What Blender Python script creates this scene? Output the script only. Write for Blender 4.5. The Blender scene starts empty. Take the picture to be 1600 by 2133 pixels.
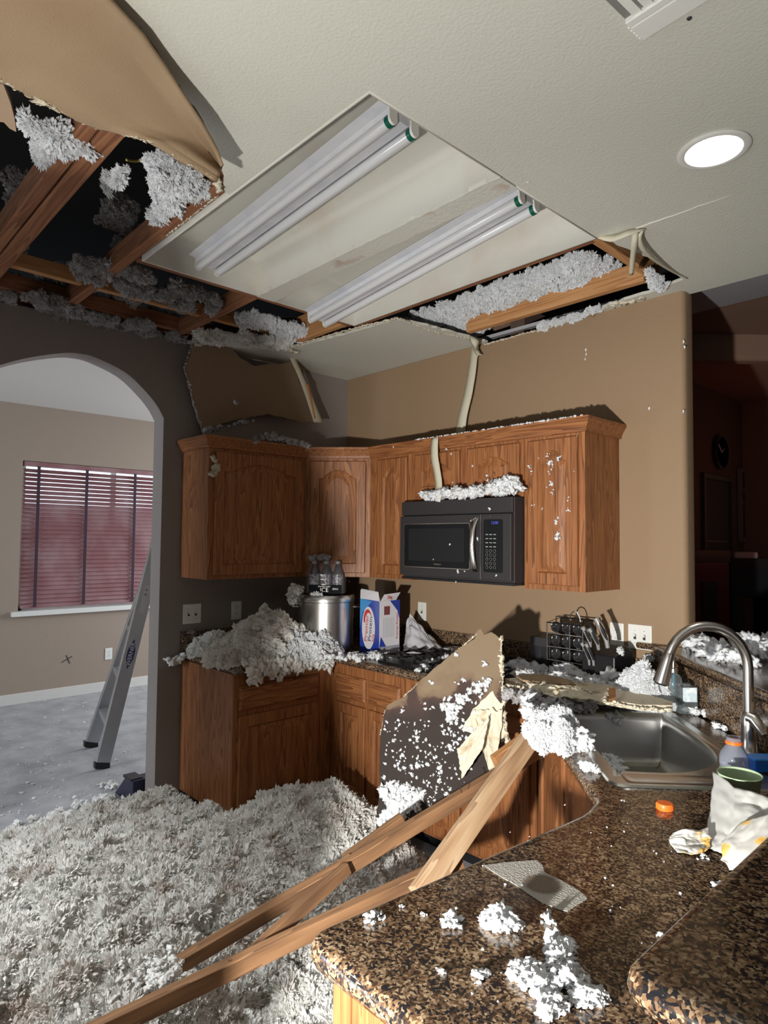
import bpy, math, random
import numpy as np
from mathutils import Vector, noise, Matrix
from mathutils.geometry import tessellate_polygon

SC = bpy.context.scene
COL = SC.collection
PI = math.pi
random.seed(7)
RS = np.random.RandomState(11)

# ------------------------------------------------------------------ camera
CAM = Vector((3.65, -3.046, 1.558))
CR = Vector((0.68445591, 0.72898896, 0.00975741))
CU = Vector((0.02556352, -0.037373, 0.99897436))
CF = Vector((-0.72860594, 0.68350447, 0.0442157))
FPX = 1350.42                      # focal length in pixels of the 1600x2133 frame
cd = bpy.data.cameras.new('camera')
cd.sensor_fit = 'VERTICAL'; cd.sensor_height = 24.0
cd.lens = FPX / 2133.0 * 24.0
cd.clip_start = 0.03; cd.clip_end = 60
cam = bpy.data.objects.new('camera', cd); COL.objects.link(cam)
m = Matrix.Identity(4)
for i in range(3):
    m[i][0] = CR[i]; m[i][1] = CU[i]; m[i][2] = -CF[i]; m[i][3] = CAM[i]
cam.matrix_world = m
SC.camera = cam

# ------------------------------------------------------------------ world, exposure
SC.view_settings.view_transform = 'Standard'
SC.view_settings.look = 'None'
SC.view_settings.gamma = 1.0
SC.view_settings.exposure = 0.0
SC.view_settings.use_curve_mapping = False
w = bpy.data.worlds.new('daylight'); SC.world = w; w.use_nodes = True
w.node_tree.nodes['Background'].inputs[0].default_value = (0.80, 0.88, 1.0, 1)
w.node_tree.nodes['Background'].inputs[1].default_value = 1.8

def area(name, loc, aim, sx, sy, power, color, spread=180):
    l = bpy.data.lights.new(name, 'AREA'); l.shape = 'RECTANGLE'; l.size = sx; l.size_y = sy
    l.energy = power; l.color = color; l.spread = math.radians(spread)
    o = bpy.data.objects.new(name, l); COL.objects.link(o); o.location = loc
    o.rotation_euler = (Vector(aim) - Vector(loc)).to_track_quat('-Z', 'Y').to_euler()
    return o

def spotlight(name, loc, aim, power, color, size, blend, r):
    l = bpy.data.lights.new(name, 'SPOT'); l.energy = power; l.color = color
    l.spot_size = math.radians(size); l.spot_blend = blend; l.shadow_soft_size = r
    o = bpy.data.objects.new(name, l); COL.objects.link(o); o.location = loc
    o.rotation_euler = (Vector(aim) - Vector(loc)).to_track_quat('-Z', 'Y').to_euler()
    return o

# hand torch held low to the left of the camera
TORCH = (3.15, -3.6, 1.08)
spotlight('torch_core', TORCH, (1.72, 0.0, 1.12), 410, (1.0, 0.965, 0.91), 78, 1.0, 0.035)
spotlight('torch_spill', TORCH, (2.0, -0.8, 2.3), 185, (1.0, 0.965, 0.91), 150, 1.0, 0.035)
# daylight: glass door of the dining room (left, out of frame), plus three added fill lamps
area('dining_fill', (-1.7, 2.05, 1.5), (-1.9, -1.4, 0.5), 1.8, 1.5, 120, (0.86, 0.92, 1.0))  # added fill, no window in this side wall
area('dining_door_daylight', (-0.85, -6.2, 1.3), (-2.6, -1.4, 0.0), 0.95, 2.1, 130, (0.80, 0.89, 1.0))
area('rear_fill', (4.6, -6.6, 1.6), (2.0, -1.0, 1.2), 2.4, 1.6, 7, (0.95, 0.97, 1.0))  # added weak fill from behind the camera
area('side_fill', (6.7, -2.6, 1.5), (2.5, -1.5, 1.5), 1.8, 1.4, 4, (0.97, 0.98, 1.0))  # added weak fill from the right
area('living_room_lamp', (2.6, 2.6, 1.7), (1.8, 2.6, 2.9), 0.5, 0.5, 1.1, (1.0, 0.22, 0.12))

# ------------------------------------------------------------------ placing helpers
def ray(px, py):
    return CF + CR * ((px - 800) / FPX) - CU * ((py - 1066.5) / FPX)
def atZ(px, py, z):
    d = ray(px, py); return CAM + d * ((z - CAM.z) / d.z)
def atX(px, py, x):
    d = ray(px, py); return CAM + d * ((x - CAM.x) / d.x)
def atY(px, py, y):
    d = ray(px, py); return CAM + d * ((y - CAM.y) / d.y)
def atT(px, py, t):
    return CAM + ray(px, py) * t
def atP(px, py, p0, n):
    d = ray(px, py); p0 = Vector(p0); n = Vector(n)
    return CAM + d * ((p0 - CAM).dot(n) / d.dot(n))

# ------------------------------------------------------------------ mesh builder
def V3(*a): return Vector(a)

class MB:
    def __init__(s): s.v = []; s.f = []
    def add(s, pts):
        i = len(s.v); s.v += [tuple(p) for p in pts]; return i
    def box(s, a, b):
        (x0, y0, z0), (x1, y1, z1) = a, b
        i = s.add([(x0,y0,z0),(x1,y0,z0),(x1,y1,z0),(x0,y1,z0),(x0,y0,z1),(x1,y0,z1),(x1,y1,z1),(x0,y1,z1)])
        s.f += [(i,i+3,i+2,i+1),(i+4,i+5,i+6,i+7),(i,i+1,i+5,i+4),(i+1,i+2,i+6,i+5),(i+2,i+3,i+7,i+6),(i+3,i,i+4,i+7)]
        return s
    def obox(s, o, u, v, w):
        """box from corner o along vectors u, v, w"""
        o, u, v, w = map(Vector, (o, u, v, w))
        i = s.add([o, o+u, o+u+v, o+v, o+w, o+u+w, o+u+v+w, o+v+w])
        s.f += [(i,i+3,i+2,i+1),(i+4,i+5,i+6,i+7),(i,i+1,i+5,i+4),(i+1,i+2,i+6,i+5),(i+2,i+3,i+7,i+6),(i+3,i,i+4,i+7)]
        return s
    def loop(s, pts): return list(range(s.add(pts), len(s.v)))
    def bridge(s, a, b, closed=True):
        n = len(a)
        for k in range(n if closed else n - 1):
            s.f.append((a[k], a[(k+1) % n], b[(k+1) % n], b[k]))
        return s
    def cap(s, loops):
        """fill loops of vertex ids (first the outline, then holes); all coplanar"""
        polys = [[Vector(s.v[i]) for i in l] for l in loops]
        flat = [i for l in loops for i in l]
        for t in tessellate_polygon(polys): s.f.append(tuple(flat[i] for i in t))
        return s
    def prism(s, pts, vec):
        vec = Vector(vec); a = s.loop(pts); b = s.loop([Vector(p) + vec for p in pts])
        s.bridge(a, b); s.cap([a]); s.cap([b]); return s
    def prism_holes(s, loops, vec):
        vec = Vector(vec); A = [s.loop(l) for l in loops]; B = [s.loop([Vector(p) + vec for p in l]) for l in loops]
        for a, b in zip(A, B): s.bridge(a, b)
        s.cap(A); s.cap(B); return s
    def tube(s, path, r, n=10, caps=True, up=None):
        path = [Vector(p) for p in path]; rs = r if isinstance(r, (list, tuple)) else [r] * len(path)
        prev = None; rings = []; nrm = None
        for k, p in enumerate(path):
            d = (path[min(k+1, len(path)-1)] - path[max(k-1, 0)]).normalized()
            if nrm is None:
                nrm = d.orthogonal().normalized()
            else:
                nrm = (nrm - d * nrm.dot(d)).normalized()
            b = d.cross(nrm)
            rings.append(s.loop([p + (nrm * math.cos(2*PI*q/n) + b * math.sin(2*PI*q/n)) * rs[k] for q in range(n)]))
        for a, b in zip(rings, rings[1:]): s.bridge(a, b)
        if caps:
            s.f.append(tuple(reversed(rings[0]))); s.f.append(tuple(rings[-1]))
        return s
    def lathe(s, prof, c, axis=(0,0,1), n=24, cap0=True, cap1=True):
        c = Vector(c); ax = Vector(axis).normalized(); u = ax.orthogonal().normalized(); v = ax.cross(u)
        rings = []
        for r, h in prof:
            rings.append(s.loop([c + ax*h + (u*math.cos(2*PI*q/n) + v*math.sin(2*PI*q/n))*max(r, 1e-5) for q in range(n)]))
        for a, b in zip(rings, rings[1:]): s.bridge(a, b)
        if cap0: s.f.append(tuple(reversed(rings[0])))
        if cap1: s.f.append(tuple(rings[-1]))
        return s
    def grid(s, fn, nu, nv):
        i = s.add([fn(a/(nu-1), b/(nv-1)) for b in range(nv) for a in range(nu)])
        for b in range(nv-1):
            for a in range(nu-1):
                q = i + b*nu + a; s.f.append((q, q+1, q+nu+1, q+nu))
        return s
    def arrays(s, V, F):
        i = len(s.v); s.v += [tuple(x) for x in V]; s.f += [tuple(int(q)+i for q in x) for x in F]; return s
    def build(s, name, mat, parent=None, smooth=None, bevel=None, seg=2, kind=None, label=None, solid=None):
        me = bpy.data.meshes.new(name)
        base = parent['_b'] if parent is not None else None
        vs = s.v
        if base is not None:
            bx, by, bz = base; vs = [(x-bx, y-by, z-bz) for x, y, z in vs]
        me.from_pydata(vs, [], s.f); me.validate(); me.update()
        import bmesh
        bm = bmesh.new(); bm.from_mesh(me)
        if len(bm.verts) < 60000:
            bmesh.ops.remove_doubles(bm, verts=bm.verts, dist=1e-6)
            bmesh.ops.recalc_face_normals(bm, faces=bm.faces)
        bm.to_mesh(me); bm.free()
        me.materials.append(mat)
        o = bpy.data.objects.new(name, me); COL.objects.link(o)
        if parent is not None:
            o.parent = parent; o['_b'] = list(base)
        else:
            o['_b'] = [0.0, 0.0, 0.0]
        if smooth is not None:
            me.shade_smooth()
            if smooth < 180: me.set_sharp_from_angle(angle=math.radians(smooth))
        if solid:
            md = o.modifiers.new('solid', 'SOLIDIFY'); md.thickness = solid; md.offset = 0
        if bevel:
            md = o.modifiers.new('bevel', 'BEVEL'); md.width = bevel; md.segments = seg
            md.limit_method = 'ANGLE'; md.angle_limit = math.radians(35)
        if kind: o['kind'] = kind
        if label: o['label'] = label
        return o

def thing(name, label, cat, loc, group=None):
    o = bpy.data.objects.new(name, None); COL.objects.link(o)
    o.location = loc; o.empty_display_size = 0.05
    o['_b'] = list(loc); o['label'] = label; o['category'] = cat
    if group: o['group'] = group
    return o
def tag(o, label, cat, group=None, kind=None):
    o['label'] = label; o['category'] = cat
    if group: o['group'] = group
    if kind: o['kind'] = kind
    return o
def lerp(a, b, t): return a + (b - a) * t
def nz(x, y=0.0, z=0.0): return noise.noise(Vector((x, y, z)))
def jag(pts, amp, step=0.03, seed=0.0, closed=False, ax=None):
    """subdivide a polyline and roughen it (torn gypsum edge)"""
    out = []; n = len(pts)
    for k in range(n if closed else n-1):
        a = Vector(pts[k]); b = Vector(pts[(k+1) % n]); L = (b-a).length; c = max(1, int(L/step))
        for q in range(c):
            p = a.lerp(b, q/c)
            if q or True:
                d = Vector((nz(p.x*37+seed, p.y*37, p.z*37), nz(p.y*41+seed+9, p.x*41, p.z*41), nz(p.z*39+seed+5, p.x*39, p.y*39))) * amp
                if ax is not None:
                    ax = Vector(ax); d = d - ax*d.dot(ax)
                p = p + d
            out.append(p)
    if not closed: out.append(Vector(pts[-1]))
    return out

# ------------------------------------------------------------------ materials
def nodes_mat(name):
    m = bpy.data.materials.new(name); m.use_nodes = True
    nt = m.node_tree; b = nt.nodes['Principled BSDF']; return m, nt, b
def N(nt, t, **k):
    n = nt.nodes.new(t)
    for a, v in k.items(): setattr(n, a, v)
    return n
def mat(name, col, rough=0.6, metal=0.0, emis=None, estr=0, trans=0, coat=0, alpha=1, bump=None, var=None, ior=1.45, spec=0.5, sheen=0):
    """plain colour with optional fine noise relief bump=(scale, strength) and tint variation var=(scale, colour2, lo, hi)"""
    m, nt, b = nodes_mat(name)
    b.inputs['Base Color'].default_value = (*col, 1); b.inputs['Roughness'].default_value = rough
    b.inputs['Metallic'].default_value = metal; b.inputs['Transmission Weight'].default_value = trans
    b.inputs['Coat Weight'].default_value = coat; b.inputs['IOR'].default_value = ior
    b.inputs['Alpha'].default_value = alpha; b.inputs['Specular IOR Level'].default_value = spec
    if emis: b.inputs['Emission Color'].default_value = (*emis, 1); b.inputs['Emission Strength'].default_value = estr
    tc = N(nt, 'ShaderNodeTexCoord')
    if var:
        no = N(nt, 'ShaderNodeTexNoise'); no.inputs['Scale'].default_value = var[0]; no.inputs['Detail'].default_value = 5
        cr = N(nt, 'ShaderNodeValToRGB'); cr.color_ramp.elements[0].position = var[2]; cr.color_ramp.elements[1].position = var[3]
        cr.color_ramp.elements[0].color = (*col, 1); cr.color_ramp.elements[1].color = (*var[1], 1)
        nt.links.new(tc.outputs['Object'], no.inputs['Vector']); nt.links.new(no.outputs['Fac'], cr.inputs['Fac'])
        nt.links.new(cr.outputs['Color'], b.inputs['Base Color'])
    if bump:
        no = N(nt, 'ShaderNodeTexNoise'); no.inputs['Scale'].default_value = bump[0]; no.inputs['Detail'].default_value = 3
        bp = N(nt, 'ShaderNodeBump'); bp.inputs['Strength'].default_value = bump[1]; bp.inputs['Distance'].default_value = 0.004
        nt.links.new(tc.outputs['Object'], no.inputs['Vector']); nt.links.new(no.outputs['Fac'], bp.inputs['Height'])
        nt.links.new(bp.outputs['Normal'], b.inputs['Normal'])
    return m

def wood(name, dark, mid, light, axis, rough=0.42, sc=1.0):
    m, nt, b = nodes_mat(name)
    tc = N(nt, 'ShaderNodeTexCoord'); mp = N(nt, 'ShaderNodeMapping')
    s = [26*sc, 26*sc, 26*sc]; s['xyz'.index(axis)] = 1.5*sc
    mp.inputs['Scale'].default_value = s
    n1 = N(nt, 'ShaderNodeTexNoise'); n1.inputs['Scale'].default_value = 0.55; n1.inputs['Detail'].default_value = 2; n1.inputs['Distortion'].default_value = 1.2
    ma = N(nt, 'ShaderNodeMath', operation='MULTIPLY'); ma.inputs[1].default_value = 9.0
    fr = N(nt, 'ShaderNodeMath', operation='FRACT')
    n2 = N(nt, 'ShaderNodeTexNoise'); n2.inputs['Scale'].default_value = 5.0; n2.inputs['Detail'].default_value = 4
    mx = N(nt, 'ShaderNodeMath', operation='MULTIPLY_ADD'); mx.inputs[1].default_value = 0.45
    m2 = N(nt, 'ShaderNodeMath', operation='MULTIPLY'); m2.inputs[1].default_value = 0.62
    cr = N(nt, 'ShaderNodeValToRGB'); e = cr.color_ramp.elements
    e[0].position = 0.18; e[0].color = (*dark, 1); e[1].position = 0.85; e[1].color = (*light, 1)
    q = e.new(0.5); q.color = (*mid, 1)
    L = nt.links.new
    L(tc.outputs['Object'], mp.inputs['Vector']); L(mp.outputs['Vector'], n1.inputs['Vector']); L(mp.outputs['Vector'], n2.inputs['Vector'])
    L(n1.outputs['Fac'], ma.inputs[0]); L(ma.outputs[0], fr.inputs[0])
    L(fr.outputs[0], mx.inputs[0]); L(n2.outputs['Fac'], m2.inputs[0]); L(m2.outputs[0], mx.inputs[2])
    L(mx.outputs[0], cr.inputs['Fac']); L(cr.outputs['Color'], b.inputs['Base Color'])
    bp = N(nt, 'ShaderNodeBump'); bp.inputs['Strength'].default_value = 0.15; bp.inputs['Distance'].default_value = 0.002
    L(mx.outputs[0], bp.inputs['Height']); L(bp.outputs['Normal'], b.inputs['Normal'])
    b.inputs['Roughness'].default_value = rough + 0.06; b.inputs['Specular IOR Level'].default_value = 0.35
    return m

def granite(name):
    m, nt, b = nodes_mat(name); L = nt.links.new
    tc = N(nt, 'ShaderNodeTexCoord')
    nd = N(nt, 'ShaderNodeTexNoise'); nd.inputs['Scale'].default_value = 60; nd.inputs['Detail'].default_value = 2
    mixv = N(nt, 'ShaderNodeMix', data_type='RGBA'); mixv.inputs['Factor'].default_value = 0.012
    L(tc.outputs['Object'], nd.inputs['Vector']); L(tc.outputs['Object'], mixv.inputs[6]); L(nd.outputs['Color'], mixv.inputs[7])
    vo = N(nt, 'ShaderNodeTexVoronoi'); vo.inputs['Scale'].default_value = 235; vo.inputs['Randomness'].default_value = 1
    L(mixv.outputs[2], vo.inputs['Vector'])
    big = N(nt, 'ShaderNodeTexNoise'); big.inputs['Scale'].default_value = 34; big.inputs['Detail'].default_value = 3
    L(tc.outputs['Object'], big.inputs['Vector'])
    sep = N(nt, 'ShaderNodeSeparateColor'); L(vo.outputs['Color'], sep.inputs[0])
    ad = N(nt, 'ShaderNodeMath', operation='MULTIPLY_ADD'); ad.inputs[1].default_value = 1.0
    ad2 = N(nt, 'ShaderNodeMath', operation='MULTIPLY_ADD'); ad2.inputs[1].default_value = 0.9; ad2.inputs[2].default_value = -0.45
    L(big.outputs['Fac'], ad2.inputs[0]); L(sep.outputs[0], ad.inputs[0]); L(ad2.outputs[0], ad.inputs[2])
    cr = N(nt, 'ShaderNodeValToRGB'); cr.color_ramp.interpolation = 'CONSTANT'; e = cr.color_ramp.elements
    e[0].position = 0; e[0].color = (0.010, 0.010, 0.013, 1); e[1].position = 0.2; e[1].color = (0.035, 0.020, 0.012, 1)
    for p, c in ((0.36, (0.085, 0.048, 0.026)), (0.55, (0.15, 0.092, 0.052)), (0.72, (0.215, 0.145, 0.085)), (0.90, (0.32, 0.235, 0.15))):
        q = e.new(p); q.color = (*c, 1)
    L(ad.outputs[0], cr.inputs['Fac']); L(cr.outputs['Color'], b.inputs['Base Color'])
    b.inputs['Roughness'].default_value = 0.16
    return m

def fluffmat(name, col, tint, amt=(0.52, 0.75)):
    m, nt, b = nodes_mat(name); L = nt.links.new
    tc = N(nt, 'ShaderNodeTexCoord'); no = N(nt, 'ShaderNodeTexNoise'); no.inputs['Scale'].default_value = 7; no.inputs['Detail'].default_value = 6
    no.inputs['Roughness'].default_value = 0.7
    ge = N(nt, 'ShaderNodeNewGeometry')
    cr = N(nt, 'ShaderNodeValToRGB'); cr.color_ramp.elements[0].position = amt[0]; cr.color_ramp.elements[1].position = amt[1]
    cr.color_ramp.elements[0].color = (*col, 1); cr.color_ramp.elements[1].color = (*tint, 1)
    L(ge.outputs['Position'], no.inputs['Vector']); L(no.outputs['Fac'], cr.inputs['Fac']); L(cr.outputs['Color'], b.inputs['Base Color'])
    b.inputs['Roughness'].default_value = 1.0; b.inputs['Specular IOR Level'].default_value = 0.1
    return m

M = {}
M['wall'] = mat('tan_wall_paint', (0.285, 0.195, 0.120), 0.66, bump=(95, 0.35), spec=0.25)
M['wall_l'] = mat('tan_wall_paint_glare_grey', (0.235, 0.205, 0.19), 0.6, bump=(95, 0.35))  # same tan paint, window glare put into the colour as grey
M['ceil'] = mat('white_ceiling_texture', (0.60, 0.60, 0.53), 0.85, bump=(120, 0.35))
M['ceil_s'] = mat('smooth_white_plaster', (0.62, 0.61, 0.55), 0.8, bump=(30, 0.15), var=(3.0, (0.56, 0.50, 0.43), 0.55, 0.8))
M['tan_sheet'] = mat('drywall_backing_paper', (0.32, 0.232, 0.142), 0.85, bump=(220, 0.25), var=(1.8, (0.31, 0.215, 0.13), 0.45, 0.6))
M['gyp'] = mat('broken_gypsum', (0.66, 0.60, 0.47), 0.95, bump=(160, 0.9), var=(22, (0.45, 0.34, 0.20), 0.55, 0.72))
M['paper'] = mat('drywall_paper_tape', (0.56, 0.53, 0.41), 0.85, bump=(60, 0.3))
M['white'] = mat('white_plastic', (0.72, 0.72, 0.68), 0.35)
M['dkslot'] = mat('outlet_slots', (0.03, 0.03, 0.03), 0.5)
M['lamp_white'] = mat('enamelled_white_metal', (0.62, 0.63, 0.66), 0.28, var=(9, (0.55, 0.57, 0.62), 0.45, 0.6))
M['tube'] = mat('unlit_fluorescent_glass', (0.60, 0.61, 0.62), 0.12, coat=0.5)
M['green'] = mat('green_tube_end', (0.0, 0.10, 0.06), 0.3)
M['oak_v'] = wood('oak_vertical_grain', (0.085, 0.031, 0.014), (0.255, 0.097, 0.035), (0.365, 0.158, 0.058), 'z')
M['oak_x'] = wood('oak_grain_along_x', (0.085, 0.031, 0.014), (0.255, 0.097, 0.035), (0.365, 0.158, 0.058), 'x')
M['oak_y'] = wood('oak_grain_along_y', (0.085, 0.031, 0.014), (0.255, 0.097, 0.035), (0.365, 0.158, 0.058), 'y')
M['pine_x'] = wood('pine_along_x', (0.30, 0.125, 0.045), (0.44, 0.215, 0.085), (0.54, 0.30, 0.135), 'x', 0.75, 0.7)
M['pine_y'] = wood('pine_along_y', (0.30, 0.125, 0.045), (0.44, 0.215, 0.085), (0.54, 0.30, 0.135), 'y', 0.75, 0.7)
M['joist'] = wood('old_joist_wood', (0.14, 0.055, 0.028), (0.24, 0.10, 0.048), (0.33, 0.155, 0.075), 'x', 0.8, 0.7)
M['joist_y'] = wood('old_joist_wood_y', (0.14, 0.055, 0.028), (0.24, 0.10, 0.048), (0.33, 0.155, 0.075), 'y', 0.8, 0.7)
M['lumber'] = wood('pale_lumber', (0.28, 0.155, 0.085), (0.46, 0.30, 0.17), (0.58, 0.43, 0.28), 'x', 0.75, 0.7)
M['lumber_d'] = wood('weathered_lumber', (0.09, 0.048, 0.027), (0.22, 0.115, 0.055), (0.34, 0.185, 0.09), 'x', 0.8, 0.7)
M['granite'] = granite('brown_granite')
M['fluff'] = fluffmat('white_loose_insulation', (0.76, 0.76, 0.73), (0.40, 0.32, 0.27), (0.50, 0.72))  # brown spots; the dark tint also paints shade into crevices
M['fluff_w'] = fluffmat('clean_white_insulation', (0.66, 0.68, 0.70), (0.56, 0.56, 0.54))
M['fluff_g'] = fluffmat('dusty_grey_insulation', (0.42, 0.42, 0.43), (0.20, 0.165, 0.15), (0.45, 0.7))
M['steel'] = mat('brushed_stainless', (0.56, 0.56, 0.55), 0.27, 1.0, bump=(6, 0.05))
M['nickel'] = mat('brushed_nickel', (0.60, 0.57, 0.54), 0.24, 1.0)
M['knife_steel'] = mat('satin_steel_handle', (0.50, 0.50, 0.50), 0.35, 0.55)
M['black'] = mat('black_plastic', (0.012, 0.012, 0.014), 0.35)
M['blackmat'] = mat('black_cast_iron', (0.015, 0.015, 0.016), 0.6)
M['glassblk'] = mat('black_glass', (0.008, 0.009, 0.010), 0.32, spec=0.3)
M['dkgrey'] = mat('dark_slate_metal', (0.032, 0.029, 0.031), 0.5, 0.0, spec=0.35)
M['deck_black'] = mat('attic_roof_deck', (0.02, 0.018, 0.017), 0.95)  # near-black even colour of the roof deck

# ------------------------------------------------------------------ insulation helpers
def clump_mesh(seed, lvl=3, amp=0.75, freq=1.7):
    import bmesh
    bm = bmesh.new(); bmesh.ops.create_icosphere(bm, subdivisions=lvl, radius=1.0)
    off = Vector((seed*13.7, seed*7.1, seed*3.3))
    for v in bm.verts:
        d = v.co.normalized()
        a = noise.fractal(d*freq + off, 0.5, 2.1, 6) * amp
        b = noise.noise(d*7 + off) * 0.42 + noise.noise(d*16 + off) * 0.25
        v.co = d * max(0.12, 0.85 + a + b)
    bm.verts.ensure_lookup_table()
    V = np.array([v.co[:] for v in bm.verts]); F = np.array([[q.index for q in f.verts] for f in bm.faces]); bm.free()
    return V, F
CL = [clump_mesh(k, 3) for k in range(5)]
CLS = [clump_mesh(k + 20, 2, 0.9, 2.2) for k in range(5)]

def rotm(rs):
    q = rs.normal(size=4); q /= np.linalg.norm(q); w_, x, y, z = q
    return np.array([[1-2*(y*y+z*z), 2*(x*y-z*w_), 2*(x*z+y*w_)], [2*(x*y+z*w_), 1-2*(x*x+z*z), 2*(y*z-x*w_)], [2*(x*z-y*w_), 2*(y*z+x*w_), 1-2*(x*x+y*y)]])

def mesh_np(name, V, F, mt, parent=None, smooth=True):
    me = bpy.data.meshes.new(name)
    if parent is not None: V = V - np.array(parent['_b'])
    n, k = len(V), len(F)
    me.vertices.add(n); me.vertices.foreach_set('co', V.astype(np.float32).ravel())
    me.loops.add(k*3); me.loops.foreach_set('vertex_index', F.astype(np.int32).ravel())
    me.polygons.add(k); me.polygons.foreach_set('loop_start', np.arange(0, k*3, 3, dtype=np.int32))
    me.update(); me.validate(); me.materials.append(mt)
    if smooth: me.shade_smooth()
    o = bpy.data.objects.new(name, me); COL.objects.link(o)
    o['_b'] = [0.0, 0.0, 0.0] if parent is None else list(parent['_b'])
    if parent is not None: o.parent = parent
    return o

def tufts(name, spots, mt, parent=None, small=False, squash=0.75, seed=1):
    """spots: (x, y, z, r); clumps merged into one ragged mesh"""
    rs = np.random.RandomState(seed); VV = []; FF = []; n = 0
    src = CLS if small else CL
    for (x, y, z, r) in spots:
        V, F = (CLS if r < 0.009 else src)[rs.randint(5)]
        A = (V * rs.uniform(0.6, 1.25, size=3)) @ rotm(rs).T * r * rs.uniform(0.8, 1.25)
        A = A * np.array([1, 1, squash]) + np.array([x, y, z])
        VV.append(A); FF.append(F + n); n += len(V)
    return mesh_np(name, np.concatenate(VV), np.concatenate(FF), mt, parent)

def tuft_on(name, label, px, py, z, R, mt='fluff_w', n=14, seed=3, group=None, flat=0.6, sub=0.42):
    """one ragged tuft of insulation resting on height z, seen at px, py"""
    c = atZ(px, py, z); rs = np.random.RandomState(seed); sp = []
    for k in range(n):
        a = rs.uniform(0, 2*PI); d = R * rs.uniform(0, 1)**0.7; r = R*sub*rs.uniform(0.5, 1.1)*(1.15 - 0.5*d/R)
        sp.append((c.x + d*math.cos(a), c.y + d*math.sin(a), z + r*0.45 + (R - d)*flat*rs.uniform(0, 1)*0.8, r))
    o = tufts(name, sp, M[mt], small=(R < 0.012), seed=seed)
    return tag(o, label, 'insulation', group)

_trees = {}
def fluff_tree(rmin, rmax, dens, mt, seed=0, amp=0.9):
    key = (rmin, rmax, dens, mt.name, seed)
    if key in _trees: return _trees[key]
    t = bpy.data.node_groups.new('fluff', 'GeometryNodeTree')
    t.interface.new_socket('Geometry', in_out='INPUT', socket_type='NodeSocketGeometry')
    t.interface.new_socket('Geometry', in_out='OUTPUT', socket_type='NodeSocketGeometry')
    A = lambda x: t.nodes.new(x); L = t.links.new
    gi = A('NodeGroupInput'); go = A('NodeGroupOutput'); jn = A('GeometryNodeJoinGeometry')
    L(gi.outputs[0], jn.inputs[0])
    for k in range(4):
        ico = A('GeometryNodeMeshIcoSphere'); ico.inputs['Radius'].default_value = 1; ico.inputs['Subdivisions'].default_value = 5
        pos = A('GeometryNodeInputPosition'); ad = A('ShaderNodeVectorMath'); ad.operation = 'ADD'
        ad.inputs[1].default_value = (k*17.3 + seed, k*5.1, 3.0)
        n1 = A('ShaderNodeTexNoise'); n1.inputs['Scale'].default_value = 2.7; n1.inputs['Detail'].default_value = 6; n1.inputs['Roughness'].default_value = 0.72
        L(pos.outputs[0], ad.inputs[0]); L(ad.outputs[0], n1.inputs['Vector'])
        s1 = A('ShaderNodeMath'); s1.operation = 'MULTIPLY_ADD'; s1.inputs[1].default_value = 4.6*amp; s1.inputs[2].default_value = -2.4*amp
        L(n1.outputs[0], s1.inputs[0])
        nm = A('GeometryNodeInputNormal'); sc = A('ShaderNodeVectorMath'); sc.operation = 'SCALE'
        L(pos.outputs[0], sc.inputs[0]); L(s1.outputs[0], sc.inputs['Scale'])
        sp = A('GeometryNodeSetPosition'); L(ico.outputs[0], sp.inputs['Geometry']); L(sc.outputs[0], sp.inputs['Offset'])
        tf = A('GeometryNodeTransform'); tf.inputs['Scale'].default_value = ((1, 1, 1), (1.35, 0.7, 0.55), (1.1, 0.95, 0.7), (1.1, 0.9, 0.8))[k]; L(sp.outputs[0], tf.inputs[0])
        sm = A('GeometryNodeSetMaterial'); sm.inputs['Material'].default_value = mt; L(tf.outputs[0], sm.inputs[0])
        ds = A('GeometryNodeDistributePointsOnFaces'); ds.inputs['Density'].default_value = dens/3 if k < 3 else dens/14; ds.inputs['Seed'].default_value = seed*3 + k
        L(gi.outputs[0], ds.inputs['Mesh'])
        ip = A('GeometryNodeInstanceOnPoints'); L(ds.outputs['Points'], ip.inputs['Points']); L(sm.outputs[0], ip.inputs['Instance'])
        rr = A('FunctionNodeRandomValue'); rr.data_type = 'FLOAT_VECTOR'; rr.inputs[0].default_value = (0, 0, 0); rr.inputs[1].default_value = (6.28, 6.28, 6.28)
        L(rr.outputs[0], ip.inputs['Rotation'])
        rv = A('FunctionNodeRandomValue'); rv.data_type = 'FLOAT'; rv.inputs[2].default_value = rmin if k < 3 else rmax; rv.inputs[3].default_value = rmax if k < 3 else rmax*1.9
        L(rv.outputs[1], ip.inputs['Scale'])
        L(ip.outputs[0], jn.inputs[0])
    L(jn.outputs[0], go.inputs[0]); _trees[key] = t
    return t

def fluff(o, rmin=0.012, rmax=0.030, dens=5000, mt='fluff', seed=0):
    md = o.modifiers.new('fluff', 'NODES'); md.node_group = fluff_tree(rmin, rmax, dens, M[mt], seed)
    return o

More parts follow.
